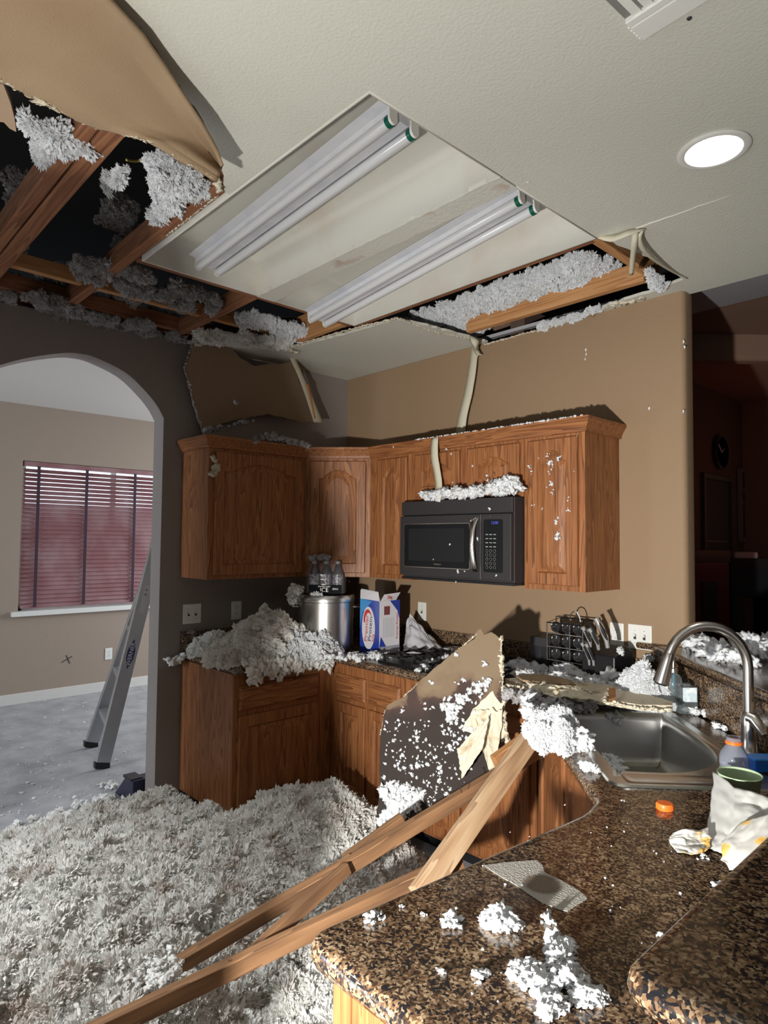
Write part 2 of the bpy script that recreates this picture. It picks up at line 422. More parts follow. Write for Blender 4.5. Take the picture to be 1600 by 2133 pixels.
def blanket(name, poly_px, place, thick, mt, seed=0, n=34, rmin=0.007, rmax=0.020, dens=9000, bulge=(0, 0, -1), label='', cat='insulation'):
    """a fluffy pad filling an outline (points from place(px, py)); its free side bulges along bulge"""
    P3 = [place(*q) for q in poly_px]
    o = sum(P3, Vector())/len(P3)
    nrm = Vector((0, 0, 0))
    for k in range(len(P3)): nrm += (P3[k]-o).cross(P3[(k+1) % len(P3)]-o)
    nrm.normalize(); u = nrm.orthogonal().normalized(); v = nrm.cross(u)
    q2 = [((p-o).dot(u), (p-o).dot(v)) for p in P3]
    x0, x1 = min(a for a, b in q2), max(a for a, b in q2); y0, y1 = min(b for a, b in q2), max(b for a, b in q2)
    st = max(x1-x0, y1-y0)/n
    def inside(x, y):
        c = False; j = len(q2)-1
        for i in range(len(q2)):
            xi, yi = q2[i]; xj, yj = q2[j]
            if (yi > y) != (yj > y) and x < (xj-xi)*(y-yi)/(yj-yi)+xi: c = not c
            j = i
        return c
    def dist(x, y):
        d = 9
        for i in range(len(q2)):
            ax, ay = q2[i]; bx, by = q2[(i+1) % len(q2)]; L = (bx-ax)**2+(by-ay)**2+1e-12
            t = max(0, min(1, ((x-ax)*(bx-ax)+(y-ay)*(by-ay))/L)); d = min(d, math.hypot(x-ax-t*(bx-ax), y-ay-t*(by-ay)))
        return d
    bulge = Vector(bulge); mb = MB(); idx = {}
    nx, ny = int((x1-x0)/st)+1, int((y1-y0)/st)+1
    for i in range(nx+1):
        for j in range(ny+1):
            x, y = x0+i*st, y0+j*st
            if inside(x, y) :
                d = dist(x, y)
                if d < 0.022 and noise.noise(Vector((x*55, y*55, seed))) > d*30 - 0.25: continue
                if mt == 'fluff_g' and noise.noise(Vector((x*11+seed, y*11, 3.3))) > 0.16: continue
                h = thick*min(1, d/(thick*1.2+0.01))**0.5*(1 + 0.5*nz(x*9+seed, y*9, seed))
                p = o + u*x + v*y + bulge*h; idx[i, j] = len(mb.v); mb.v.append(tuple(p))
    for (i, j) in list(idx):
        if (i+1, j) in idx and (i, j+1) in idx and (i+1, j+1) in idx:
            mb.f.append((idx[i, j], idx[i+1, j], idx[i+1, j+1], idx[i, j+1]))
    ob = mb.build(name, M[mt], smooth=180)
    ob['kind'] = 'stuff'
    if label: ob['label'] = label; ob['category'] = cat
    fluff(ob, rmin, rmax, dens, mt, seed % 4)
    return ob

def text(name, s, o, u, v, size, mt, parent, depth=0.0008, align='CENTER', sx=1.0):
    cu = bpy.data.curves.new(name, 'FONT'); cu.body = s; cu.size = size; cu.align_x = align; cu.align_y = 'CENTER'
    cu.extrude = depth; cu.resolution_u = 3
    ob = bpy.data.objects.new(name, cu); COL.objects.link(ob)
    dg = bpy.context.evaluated_depsgraph_get(); me = bpy.data.meshes.new_from_object(ob.evaluated_get(dg))
    bpy.data.objects.remove(ob)
    o, u, v = Vector(o), Vector(u).normalized(), Vector(v).normalized(); w_ = u.cross(v)
    mb = MB(); mb.v = [tuple(o + u*(p.co.x*sx) + v*p.co.y + w_*p.co.z) for p in me.vertices]
    mb.f = [tuple(f.vertices) for f in me.polygons]
    return mb.build(name, mt, parent)

def struct(o): o['kind'] = 'structure'; return o

def offset_poly(pts, d):
    """inward offset of a 2D outline (counter-clockwise)"""
    n = len(pts); out = []
    for k in range(n):
        a, b, c = Vector(pts[k-1]), Vector(pts[k]), Vector(pts[(k+1) % n])
        e1, e2 = (b-a), (c-b)
        if e1.length < 1e-9 or e2.length < 1e-9: out.append(tuple(b)); continue
        e1.normalize(); e2.normalize()
        n1 = Vector((-e1.y, e1.x)); n2 = Vector((-e2.y, e2.x)); bis = (n1+n2)
        if bis.length < 1e-6: bis = n1
        bis.normalize(); out.append(tuple(b + bis*(d/max(0.35, bis.dot(n1)))))
    return out
def round_corners(pts, rads, seg=6):
    out = []; n = len(pts)
    for k in range(n):
        r = rads[k] if isinstance(rads, (list, tuple)) else rads
        a, b, c = Vector(pts[k-1]), Vector(pts[k]), Vector(pts[(k+1) % n])
        if r <= 0: out.append(tuple(b)); continue
        d1 = (a-b).normalized(); d2 = (c-b).normalized()
        p1 = b + d1*r; p2 = b + d2*r
        for q in range(seg+1):
            t = q/seg; out.append(tuple(p1*(1-t)**2 + b*2*t*(1-t) + p2*t*t))
    return out
def slab(pts2, z0, z1, r, holes=()):
    """countertop: outline with half-round edges; holes are 2D loops"""
    mb = MB(); rings = []
    prof = [(r, z0), (r*0.3, z0 + r*0.3), (0, z0+r), (0, z1-r), (r*0.1, z1-r*0.5), (r*0.32, z1-r*0.2), (r*0.62, z1-r*0.05), (r, z1)]
    for d, z in prof:
        rings.append(mb.loop([(x, y, z) for x, y in (offset_poly(pts2, d) if d else pts2)]))
    for a, b in zip(rings, rings[1:]): mb.bridge(a, b)
    hb = [mb.loop([(x, y, z0) for x, y in h]) for h in holes]; ht = [mb.loop([(x, y, z1) for x, y in h]) for h in holes]
    for a, b in zip(hb, ht): mb.bridge(a, b)
    mb.cap([rings[0]] + hb); mb.cap([rings[-1]] + ht)
    return mb

# ================================================================== THE SHELL
HC = 2.74; CT = 0.89; BT = 1.086
mb = MB(); mb.box((-3.3, -8, -0.1), (8, 6, 0.0))
fm = mat('dusty_grey_floor', (0.30, 0.31, 0.33), 0.4, var=(6, (0.48, 0.48, 0.48), 0.35, 0.72), bump=(25, 0.3))
struct(mb.build('floor', fm))

# arch wall (x = 0), opening on the dining room
arch = [(-2.62, 0.0)]
ctrl = [(-2.62, 1.9), (-2.60, 2.05), (-2.52, 2.22), (-2.40, 2.33), (-2.258, 2.415), (-2.131, 2.478), (-1.971, 2.535), (-1.885, 2.55), (-1.799, 2.545), (-1.64, 2.495), (-1.527, 2.413), (-1.45, 2.335), (-1.405, 2.265)]
def catmull(c, seg=4):
    out = []
    for k in range(len(c)-1):
        p0, p1, p2, p3 = c[max(k-1, 0)], c[k], c[k+1], c[min(k+2, len(c)-1)]
        for q in range(seg):
            t = q/seg
            out.append(tuple(0.5*((2*p1[i]) + (-p0[i]+p2[i])*t + (2*p0[i]-5*p1[i]+4*p2[i]-p3[i])*t*t + (-p0[i]+3*p1[i]-3*p2[i]+p3[i])*t**3) for i in range(len(p1))))
    out.append(tuple(c[-1])); return out
arch += catmull(ctrl); arch += [(-1.405, 0.0)]
top = [(0.12, 0.0), (0.12, HC+0.02)]
top += [(y, HC - 0.005 + 0.010*nz(y*14, 1.0) + 0.006*nz(y*43, 2.0)) for y in np.arange(-0.5, -3.4, -0.05)]
top += [(-4.6, HC), (-4.6, 0.0)]
mb = MB(); mb.prism([(0.0, y, z) for y, z in top + arch], (-0.13, 0, 0))
struct(mb.build('wall_left', M['wall_l'], smooth=20, bevel=0.012, seg=3))

# microwave wall (y = 0) with bullnose end
xe = 2.43
out = [(0.0, 0.0), (xe-0.03, 0.0)]
for q in range(7):
    a = q/6*PI/2; out.append((xe-0.03+0.03*math.sin(a), 0.03-0.03*math.cos(a)))
for q in range(7):
    a = q/6*PI/2; out.append((xe-0.03+0.03*math.cos(a), 0.09+0.03*math.sin(a)))
out += [(0.0, 0.12)]
mb = MB(); mb.prism([(x, y, 0) for x, y in out], (0, 0, HC-0.001))
struct(mb.build('wall_back', M['wall'], smooth=35))

# kitchen ceiling: one sheet with the torn hole cut out of it
hole = [(2.41, -1.952), (2.41, -0.752)]
h2 = jag([(2.418, -0.748, 0), (2.455, -0.55, 0), (2.49, -0.33, 0), (2.478, -0.12, 0)], 0.02, 0.03, 3, ax=(0, 0, 1))
outer = [(x, y) for x, y in [(2.41, -1.952)]]
poly = [(2.41, -1.952), (2.41, -0.752)] + [(p.x, p.y) for p in h2]
poly += [(p.x, p.y) for p in jag([(2.40, -0.09, 0), (2.2, -0.07, 0), (2.0, -0.05, 0), (1.93, -0.02, 0)], 0.02, 0.03, 8, ax=(0, 0, 1))]
poly += [(1.9, 0.0), (2.0, 0.075), (7.6, 0.075), (7.6, -7.6), (-0.13, -7.6), (-0.13, -3.9)]
edge2 = jag([(0.0, -3.9, 0), (0.9, -3.75, 0), (1.6, -3.45, 0), (2.15, -3.05, 0), (2.24, -2.7, 0), (2.19, -2.47, 0), (2.02, -2.25, 0), (1.85, -2.08, 0), (1.70, -1.975, 0)], 0.03, 0.04, 5, ax=(0, 0, 1))
poly += [(p.x, p.y) for p in edge2] + [(1.69, -1.952)]
mb = MB(); mb.prism([(x, y, HC) for x, y in poly], (0, 0, 0.014))
ceiling = struct(mb.build('ceiling', M['ceil']))
# remaining corner piece over the back left corner
cp = [(0, -1.30), (0.2, -1.05), (0.40, -0.765), (0.8, -0.70), (1.2, -0.665), (1.25, -0.40), (1.278, -0.125), (1.29, 0.0), (0, 0)]
mb = MB(); mb.prism(jag([(x, y, HC) for x, y in cp[:-1]], 0.014, 0.03, 2, ax=(0, 0, 1)) + [Vector((0, 0, HC))], (0, 0, 0.014))
mb.build('ceiling_board', M['ceil'], ceiling)

# recess for the fluorescent lights: two bays with a rib between
def bay(name, x0, x1, y0, y1, z0, z1):
    mb = MB(); c = 0.035
    lo = mb.loop([(x0, y0, z0), (x1, y0, z0), (x1, y1, z0), (x0, y1, z0)])
    hi = mb.loop([(x0, y0, z1-c), (x1, y0, z1-c), (x1, y1, z1-c), (x0, y1, z1-c)])
    tp = mb.loop([(x0+c, y0+c, z1), (x1-c, y0+c, z1), (x1-c, y1-c, z1), (x0+c, y1-c, z1)])
    mb.bridge(lo, hi); mb.bridge(hi, tp); mb.f.append(tuple(tp))
    return mb.build(name, M['ceil_s'], ceiling, smooth=60, solid=0.012)
bay('recess_bay', 0.958, 2.404, -1.945, -1.375, HC, 2.93)
bay('recess_bay', 0.958, 2.404, -1.285, -0.760, HC, 2.95)
mb = MB(); mb.prism(jag([(0.955, -1.375, 0), (2.405, -1.375, 0)], 0.006, 0.03, 4, ax=(0, 0, 1))[:-1] and [Vector((p.x, p.y, HC-0.002)) for p in jag([(0.955, -1.378, 0), (2.405, -1.378, 0), (2.405, -1.283, 0), (0.955, -1.283, 0)], 0.005, 0.04, 4, closed=True, ax=(0, 0, 1))], (0, 0, 0.016))
rib_m = mat('stained_plaster_rib', (0.60, 0.59, 0.53), 0.85, bump=(50, 0.5), var=(7, (0.42, 0.30, 0.22), 0.58, 0.72))
mb.build('recess_rib', rib_m, ceiling)
# paper-tape seam and crack on the flat ceiling
mb = MB(); a = atZ(1325, 475, HC); b = atZ(1525, 405, HC)
pts = [a.lerp(b, t/12) + Vector((0, 0.008*nz(t*0.7, 3), -0.001)) for t in range(13)]
mb.tube(pts, [0.0035*(1-t/14) for t in range(13)], 5)
mb.build('ceiling_crack', M['ceil_s'], ceiling)
# nail pops on the ceiling
for px, py in ((1436, 38), (1100, 380)):
    c = atZ(px, py, HC-0.001); mb = MB(); mb.lathe([(0.006, 0), (0.004, -0.003)], c, n=8); mb.build('nail_head', M['dkslot'] if px > 1200 else M['ceil_s'], ceiling)

# roof deck above everything, walls out of view
mb = MB(); mb.box((-3.6, -8, 3.35), (8, 6.2, 3.45)); struct(mb.build('roof_deck', M['deck_black']))
mb = MB(); mb.box((7.6, -7.7, 0), (7.7, 6, 3.4)); struct(mb.build('wall_right', M['wall']))
mb = MB(); mb.box((-3.5, -7.7, 0), (7.7, -7.6, 3.4)); struct(mb.build('wall_front', M['wall']))
# dining room
mb = MB()
mb.prism_holes([[(-3.15, -7.6, 0), (-3.15, 6, 0), (-3.15, 6, 2.82), (-3.15, -7.6, 2.82)], [(-3.15, -1.36, 0.86), (-3.15, 0.42, 0.86), (-3.15, 0.42, 2.285), (-3.15, -1.36, 2.285)]], (-0.14, 0, 0))
dw = mat('grey_tan_dining_wall', (0.32, 0.255, 0.20), 0.7, bump=(90, 0.3))
struct(mb.build('wall_dining', dw))
mb = MB(); mb.box((-3.15, -7.6, 2.82), (-0.13, 6, 2.84)); struct(mb.build('ceiling_dining', mat('dining_ceiling_white', (0.56, 0.54, 0.50), 0.85, bump=(60, 0.4))))
mb = MB(); mb.box((-3.15, 2.2, 0), (-0.13, 2.3, 2.82)); struct(mb.build('wall_dining_side', dw))
mb = MB(); mb.box((-0.13, 0.12, 0), (-0.0, 6, 2.82)); struct(mb.build('wall_passage', dw))
mb = MB(); mb.box((-3.15, -7.6, 0.0), (-3.135, 2.2, 0.10)); struct(mb.build('baseboard_dining', mat('dusty_white_baseboard', (0.62, 0.60, 0.56), 0.6, bump=(40, 0.5)), bevel=0.004))
# dark cross scratched on the wall under the window
mb = MB()
for a, b in (((128, 1380), (150, 1367)), ((138, 1365), (145, 1382))):
    mb.tube([atX(*a, -3.149), atX(*b, -3.149)], 0.004, 5)
o = mb.build('wall_mark', M['dkslot']); tag(o, 'small dark cross scratched on the dining wall below the window', 'mark')

# window and blind
win = struct(MB().box((-3.29, -1.36, 0.86), (-3.27, 0.42, 0.90)).build('window_1', M['white']))
mb = MB()
for a, b in (((-3.28, -1.36, 0.86), (-3.24, -1.31, 2.285)), ((-3.28, 0.37, 0.86), (-3.24, 0.42, 2.285)), ((-3.28, -1.36, 2.24), (-3.24, 0.42, 2.285)), ((-3.28, -1.36, 0.86), (-3.24, 0.42, 0.91)), ((-3.28, -0.50, 0.86), (-3.245, -0.45, 2.285))):
    mb.box(a, b)
mb.build('window_frame', M['white'], win)
MB().box((-3.268, -1.34, 0.88), (-3.264, -0.48, 2.27)).build('pane', mat('window_glass', (1, 1, 1), 0.0, trans=1.0, ior=1.02), win)
MB().box((-3.268, -0.47, 0.88), (-3.264, 0.40, 2.27)).build('pane', bpy.data.materials['window_glass'], win)
MB().box((-3.27, -1.42, 0.815), (-3.10, 0.48, 0.862)).build('window_sill', M['white'], win, bevel=0.006, label='white wooden sill with a moulded front edge')
bl = thing('window_blind', 'closed mahogany red slatted blind hanging over the dining window', 'blind', (-3.19, -0.45, 2.26))
bm_ = mat('mahogany_slat', (0.25, 0.115, 0.12), 0.35, var=(4, (0.32, 0.20, 0.205), 0.4, 0.7))
MB().box((-3.20, -1.345, 2.235), (-3.155, 0.40, 2.280)).build('headrail', bm_, bl)
for k in range(32):
    z = 2.195 - k*0.0415; a = math.radians(62 if k > 7 else 50)
    c = Vector((-3.178, -0.47, z)); u = Vector((0.046*math.cos(a)/1, 0, -0.046*math.sin(a)))
    mb = MB(); mb.obox(c - Vector((0, 0.872, 0)) - u*0.5, (0, 1.745, 0), u, (0.0025*math.sin(a), 0, 0.0025*math.cos(a)))
    mb.build('slat', bm_, bl)
MB().box((-3.195, -1.345, 0.885), (-3.160, 0.40, 0.91)).build('bottom_rail', bm_, bl, bevel=0.004)
tp_ = mat('dark_ladder_tape', (0.045, 0.022, 0.035), 0.8)
for y in (-1.218, -0.774, -0.285, 0.2):
    MB().box((-3.1535, y-0.014, 0.895), (-3.1505, y+0.014, 2.24)).build('ladder_tape', tp_, bl)

# living room seen to the right of the wall end
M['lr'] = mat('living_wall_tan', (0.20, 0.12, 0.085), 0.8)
mb = MB()
e1 = Vector((0.684, 0.729, 0))
p = atT(1450, 668, 4.25); p.z = 3.02
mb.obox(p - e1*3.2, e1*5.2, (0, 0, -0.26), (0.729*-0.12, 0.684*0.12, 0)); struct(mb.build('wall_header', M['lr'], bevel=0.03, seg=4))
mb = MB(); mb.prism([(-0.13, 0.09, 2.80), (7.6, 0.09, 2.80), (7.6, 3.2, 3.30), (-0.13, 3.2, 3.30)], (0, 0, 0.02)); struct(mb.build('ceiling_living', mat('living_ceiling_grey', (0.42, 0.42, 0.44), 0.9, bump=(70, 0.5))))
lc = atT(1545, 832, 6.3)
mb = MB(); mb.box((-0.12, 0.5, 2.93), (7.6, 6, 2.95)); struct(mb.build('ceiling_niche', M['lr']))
# two far walls meeting in the corner seen at the right edge
fy = lc.y; fx = lc.x
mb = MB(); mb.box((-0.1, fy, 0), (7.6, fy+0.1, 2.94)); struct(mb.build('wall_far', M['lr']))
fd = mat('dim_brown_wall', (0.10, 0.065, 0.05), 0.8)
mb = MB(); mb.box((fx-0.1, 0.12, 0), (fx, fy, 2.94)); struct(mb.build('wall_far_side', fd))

# ================================================================== ATTIC TIMBER
def joist(name, label, a, b, mt, group=None, cat='joist'):
    mb = MB(); mb.box(a, b); o = mb.build(name, M[mt], bevel=0.003); return tag(o, label, cat, group)
joist('ceiling_joist', 'doubled joist crossing the dark hole behind the hanging tan sheet, left board', (-0.1, -2.445, 2.750), (2.2, -2.400, 2.842), 'joist')
joist('ceiling_joist', 'doubled joist crossing the dark hole behind the hanging tan sheet, right board with split edge', (-0.1, -2.392, 2.752), (2.2, -2.330, 2.860), 'joist')
joist('ceiling_joist', 'reddish joist running along the left edge of the light recess', (-0.1, -2.002, 2.752), (2.38, -1.958, 2.845), 'joist')
joist('header_board', 'deep orange header board behind the insulation at the recess corner', (1.16, -2.0, 2.846), (2.0, -1.958, 3.02), 'joist', cat='board')
joist('ceiling_joist', 'dark joist meeting the far edge of the light recess at its middle', (-0.1, -1.375, 2.755), (0.90, -1.335, 2.845), 'joist')
joist('framing_board', 'dark reddish board framing the far end of the light recess', (0.905, -1.955, 2.748), (0.945, -0.752, 2.84), 'joist_y', cat='board')
joist('framing_board', 'thin red brown board under the right long edge of the light recess', (0.92, -0.742, 2.752), (2.37, -0.706, 2.84), 'joist', cat='board')
joist('framing_board', 'orange pine block between the recess corner and the broken ceiling edge', (0.46, -0.80, 2.752), (0.93, -0.76, 2.90), 'pine_x', cat='board')
joist('ceiling_joist', 'long orange joist above the left cabinet in the torn ceiling', (0.34, -2.32, 2.79), (0.38, -0.81, 2.86), 'pine_y')
joist('ceiling_joist', 'old dark joist just inside the arch wall top', (0.06, -2.32, 2.775), (0.10, -0.78, 2.855), 'joist_y')
joist('framing_board', 'orange pine board along the top of the microwave wall', (1.31, -0.225, 2.746), (2.345, -0.185, 2.838), 'pine_x', cat='board')
joist('framing_board', 'orange pine end board beside the right corner of the light recess', (2.355, -0.735, 2.755), (2.395, -0.17, 2.86), 'pine_y', cat='board')
joist('top_plate', 'dark timber plate on top of the arch wall', (-0.13, -3.9, 2.765), (-0.01, 0.0, 2.83), 'joist_y', cat='board')
# yellow cable
mb = MB(); mb.tube([atZ(262, 333, 2.86), atZ(280, 336, 2.86), atZ(303, 334, 2.86)], 0.0045, 6)
tag(mb.build('cable', mat('yellow_cable', (0.6, 0.48, 0.10), 0.5)), 'short yellow cable stretched across the dark ceiling hole', 'cable')

# insulation caught in the ceiling
Z_ = lambda z: (lambda px, py: atZ(px, py, z))
blanket('ceiling_insulation', [(300, 285), (345, 300), (400, 335), (445, 372), (440, 392), (425, 425), (395, 400), (385, 440), (372, 430), (352, 438), (338, 465), (322, 455), (316, 420), (312, 380), (308, 345), (298, 320)], Z_(2.80), 0.05, 'fluff_w', 1, label='white insulation spilling over the orange header at the recess corner')
blanket('ceiling_insulation', [(35, 205), (70, 225), (110, 245), (150, 262), (188, 270), (186, 300), (150, 310), (120, 300), (108, 320), (104, 350), (90, 335), (72, 305), (58, 260), (45, 235)], Z_(2.78), 0.05, 'fluff_w', 2, label='white insulation hanging under the torn edge of the tan sheet')
blanket('ceiling_insulation', [(240, 330), (262, 325), (272, 345), (262, 350), (255, 375), (238, 378), (222, 400), (205, 395), (212, 370)], Z_(2.79), 0.03, 'fluff_w', 3, label='small white tuft of insulation beside the split joist in the ceiling hole')
blanket('ceiling_insulation', [(832, 650), (900, 628), (1000, 588), (1100, 550), (1190, 514), (1225, 505), (1250, 518), (1275, 535), (1305, 552), (1312, 566), (1285, 578), (1240, 584), (1180, 604), (1110, 628), (1035, 654), (1005, 684), (980, 694), (955, 694), (920, 684), (870, 678)], Z_(2.885), 0.05, 'fluff_w', 5, n=52, rmin=0.006, rmax=0.014, dens=15000, label='long bed of white insulation exposed above the microwave wall')
blanket('ceiling_insulation', [(1335, 548), (1370, 560), (1400, 585), (1375, 592), (1345, 590), (1350, 570)], Z_(2.755), 0.03, 'fluff_w', 6, n=18, rmin=0.008, rmax=0.016, dens=8000, label='white insulation tuft at the top right corner of the microwave wall')
blanket('ceiling_insulation', [(1120, 668), (1200, 645), (1260, 628), (1262, 640), (1180, 668), (1110, 690)], Z_(2.75), 0.015, 'fluff_w', 7, n=24, rmin=0.006, rmax=0.012, dens=8000, label='thin strip of insulation in the gap over the microwave wall')
blanket('ceiling_insulation', [(490, 640), (560, 650), (620, 668), (665, 685), (640, 700), (600, 695), (540, 672), (490, 665)], Z_(2.82), 0.03, 'fluff_w', 8, n=26, rmin=0.008, rmax=0.018, dens=8000, label='white insulation between the recess edge and the orange joist')
blanket('ceiling_insulation', [(400, 680), (480, 685), (560, 695), (612, 705), (608, 718), (540, 715), (470, 708), (400, 705)], Z_(2.77), 0.025, 'fluff', 9, n=26, rmin=0.008, rmax=0.018, dens=8000, label='grey white insulation along the torn ceiling edge over the left cabinet')
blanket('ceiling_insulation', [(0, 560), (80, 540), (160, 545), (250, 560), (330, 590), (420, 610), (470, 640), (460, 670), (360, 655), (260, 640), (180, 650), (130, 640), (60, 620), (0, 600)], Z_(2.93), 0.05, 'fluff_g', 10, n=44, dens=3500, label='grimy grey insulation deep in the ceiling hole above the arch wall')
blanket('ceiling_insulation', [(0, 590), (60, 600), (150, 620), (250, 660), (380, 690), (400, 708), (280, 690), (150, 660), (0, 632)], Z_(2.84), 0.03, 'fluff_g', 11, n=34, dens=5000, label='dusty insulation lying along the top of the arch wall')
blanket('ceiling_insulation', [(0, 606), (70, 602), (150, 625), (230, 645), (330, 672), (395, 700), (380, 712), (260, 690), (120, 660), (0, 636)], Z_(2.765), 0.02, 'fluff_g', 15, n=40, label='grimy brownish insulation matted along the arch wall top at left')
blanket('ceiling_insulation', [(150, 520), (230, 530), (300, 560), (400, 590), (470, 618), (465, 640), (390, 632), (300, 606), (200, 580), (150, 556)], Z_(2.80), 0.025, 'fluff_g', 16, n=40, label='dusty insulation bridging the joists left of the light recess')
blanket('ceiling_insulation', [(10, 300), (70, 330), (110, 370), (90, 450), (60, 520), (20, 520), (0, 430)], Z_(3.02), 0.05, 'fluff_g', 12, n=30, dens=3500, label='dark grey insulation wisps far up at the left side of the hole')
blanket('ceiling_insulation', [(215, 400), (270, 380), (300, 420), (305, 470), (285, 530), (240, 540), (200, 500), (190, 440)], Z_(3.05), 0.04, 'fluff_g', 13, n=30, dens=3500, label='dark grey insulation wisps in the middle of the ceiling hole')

# hanging tan sheet: drops a little below the ceiling, curls at the right
right = [(-60, -260), (120, -110), (230, 0), (300, 75), (345, 140), (380, 195), (420, 255), (450, 310), (463, 345)]
left = [(-420, -60), (-300, 40), (-150, 110), (-40, 150), (20, 180), (100, 222), (190, 264), (300, 292), (452, 378)]
def sheet_pt(u, v):
    k = v*(len(right)-1); i = min(int(k), len(right)-2); t = k-i
    rx, ry = lerp(right[i][0], right[i+1][0], t), lerp(right[i][1], right[i+1][1], t)
    lx, ly = lerp(left[i][0], left[i+1][0], t), lerp(left[i][1], left[i+1][1], t)
    px, py = lerp(rx, lx, u), lerp(ry, ly, u)
    if u > 0.98:
        px += 5*nz(v*33, 7); py += 7*nz(v*40, 3) - 3
    z = 2.715 - 0.075*math.sin(min(1, u*1.0)*PI*0.5) - 0.05*v**3 + 0.012*nz(u*3, v*3)
    z -= 0.05*max(0, 1 - u*7)**1.5 * v
    return atZ(px, py, z)
mb = MB(); mb.grid(sheet_pt, 34, 110)
hs = mb.build('hanging_ceiling_sheet', M['tan_sheet'], smooth=180, solid=0.010)
tag(hs, 'large tan sheet of drywall peeling down from the ceiling at upper left', 'drywall')
# ragged pale gypsum along its torn lower edge
mb = MB(); rs0 = np.random.RandomState(3)
for k in range(260):
    v = 0.30 + 0.70*rs0.rand(); p = sheet_pt(0.985, v); q = sheet_pt(0.985, min(1, v+0.03))
    big = 0.5 + 1.3*max(0, nz(v*9, 4)); V, F = CLS[rs0.randint(5)]; d = (q-p).normalized() if (q-p).length > 1e-6 else Vector((1, 0, 0))
    r = rs0.uniform(0.002, 0.006)*big
    A = (V*np.array([0.9, 1, 0.5]))@rotm(rs0).T*r + np.outer(V[:, 0]*r*2.2, np.array(d[:])) + np.array(p[:]) + np.array([0, 0, -0.003]) + rs0.normal(size=3)*np.array([.006, .006, .002])*big
    mb.arrays(A, F)
mb.build('torn_edge', M['gyp'], hs, smooth=180, kind='stuff', label='pale ragged gypsum edge')
P2 = [(-60, 150), (8, 178), (22, 215), (30, 245), (34, 275), (20, 268), (8, 255), (-60, 245)]
mb = MB(); mb.prism([atZ(px, py, 2.66 - 0.0006*(py-150)) for px, py in P2], (0, 0, 0.012))
tag(mb.build('drywall_flap', mat('tan_flap_paper', (0.30, 0.21, 0.14), 0.85)), 'small tan drywall flap with a pointed tip at the left frame edge', 'drywall')  # even tan of the flap paper

# curled paper strips at the right corner of the hole
def strip(name, path, widths, wdir, mt, parent=None, solid=0.0015, curl=0.0):
    """ribbon along a path of 3D points"""
    path = [Vector(p) for p in path]; mb = MB(); rows = []; n = len(path)
    sub = 4; pts = catmull([tuple(p) for p in path], sub); W = []
    for k in range(len(pts)):
        t = k/(len(pts)-1)*(n-1); i = min(int(t), n-2); W.append(lerp(widths[i], widths[i+1], t-i))
    wd = Vector(wdir).normalized()
    for k, p in enumerate(pts):
        p = Vector(p); a = 0.0025*nz(k*1.7, 3); b = 0.0025*nz(k*1.9, 8)
        d = (Vector(pts[min(k+1, len(pts)-1)]) - Vector(pts[max(k-1, 0)])).normalized(); nn = d.cross(wd).normalized()
        rows.append(mb.loop([p - wd*(W[k]/2+a), p + nn*curl*W[k], p + wd*(W[k]/2+b)]))
    for a, b in zip(rows, rows[1:]): mb.bridge(a, b, closed=False)
    return mb.build(name, M[mt] if isinstance(mt, str) else mt, parent, smooth=180, solid=solid)
o = strip('paper_strip', [atZ(1325, 478, 2.735), atZ(1322, 505, 2.70), atZ(1318, 540, 2.68), atZ(1315, 572, 2.66)], [0.02, 0.025, 0.02, 0.018], (1, 0.6, 0), 'paper', curl=0.2)
tag(o, 'curled paper strip dangling straight down at the right corner of the ceiling hole', 'paper strip', 'paper strips')
o = strip('paper_strip', [atZ(1340, 478, 2.735), atZ(1332, 500, 2.71), atZ(1350, 530, 2.70), atZ(1400, 565, 2.725), atZ(1432, 580, 2.735)], [0.012, 0.03, 0.035, 0.02, 0.01], (0.4, 1, 0.3), 'paper', curl=0.3)
tag(o, 'twisted paper strip arching along the right rim of the ceiling hole', 'paper strip', 'paper strips')
o = strip('paper_strip', [atZ(1248, 495, 2.737), atZ(1280, 500, 2.72), atZ(1310, 490, 2.715), atZ(1345, 478, 2.735)], [0.02, 0.05, 0.045, 0.015], (0.2, 1, 0.6), 'paper', curl=0.4)
tag(o, 'crumpled paper at the corner where the light recess meets the hole', 'paper strip', 'paper strips')
def ragged(name, label, pts, r, mt='gyp', seed=0, cat='drywall', flat=(1, 1, 0.6), step=0.012):
    mb = MB(); rs = np.random.RandomState(seed); pts = [Vector(p) for p in pts]
    for a, b in zip(pts, pts[1:]):
        n = max(1, int((b-a).length/step))
        for q in range(n):
            p = a.lerp(b, q/n); V, F = CLS[rs.randint(5)]
            mb.arrays((V @ rotm(rs).T)*np.array(flat)*r*rs.uniform(0.5, 1.3) + np.array(p[:]) + rs.normal(size=3)*r*0.25, F)
    o = mb.build(name, M[mt], smooth=180, kind='stuff'); return tag(o, label, cat, kind='stuff')
ragged('torn_edge', 'crumbling white gypsum lip along the top right of the microwave wall', [atY(1210, 655, -0.03), atY(1290, 632, -0.04), atY(1350, 612, -0.04), atY(1420, 588, -0.03)], 0.017, seed=1)
ragged('torn_edge', 'thin white torn lip on the wall top between tape and corner', [atY(1010, 718, -0.01), atY(1080, 698, -0.01), atY(1150, 680, -0.01), atY(1210, 662, -0.01)], 0.007, seed=2, step=0.006)
ragged('torn_edge', 'white torn gypsum edge of the ceiling piece above the left cabinets', [atZ(612, 722, HC), atZ(680, 700, HC), atZ(760, 678, HC), atZ(830, 662, HC)], 0.007, seed=3, step=0.006)
ragged('torn_edge', 'torn paper rim of the corner ceiling piece below the insulation bed', [atZ(835, 664, HC), atZ(900, 690, HC), atZ(985, 706, HC)], 0.006, seed=4, step=0.006)
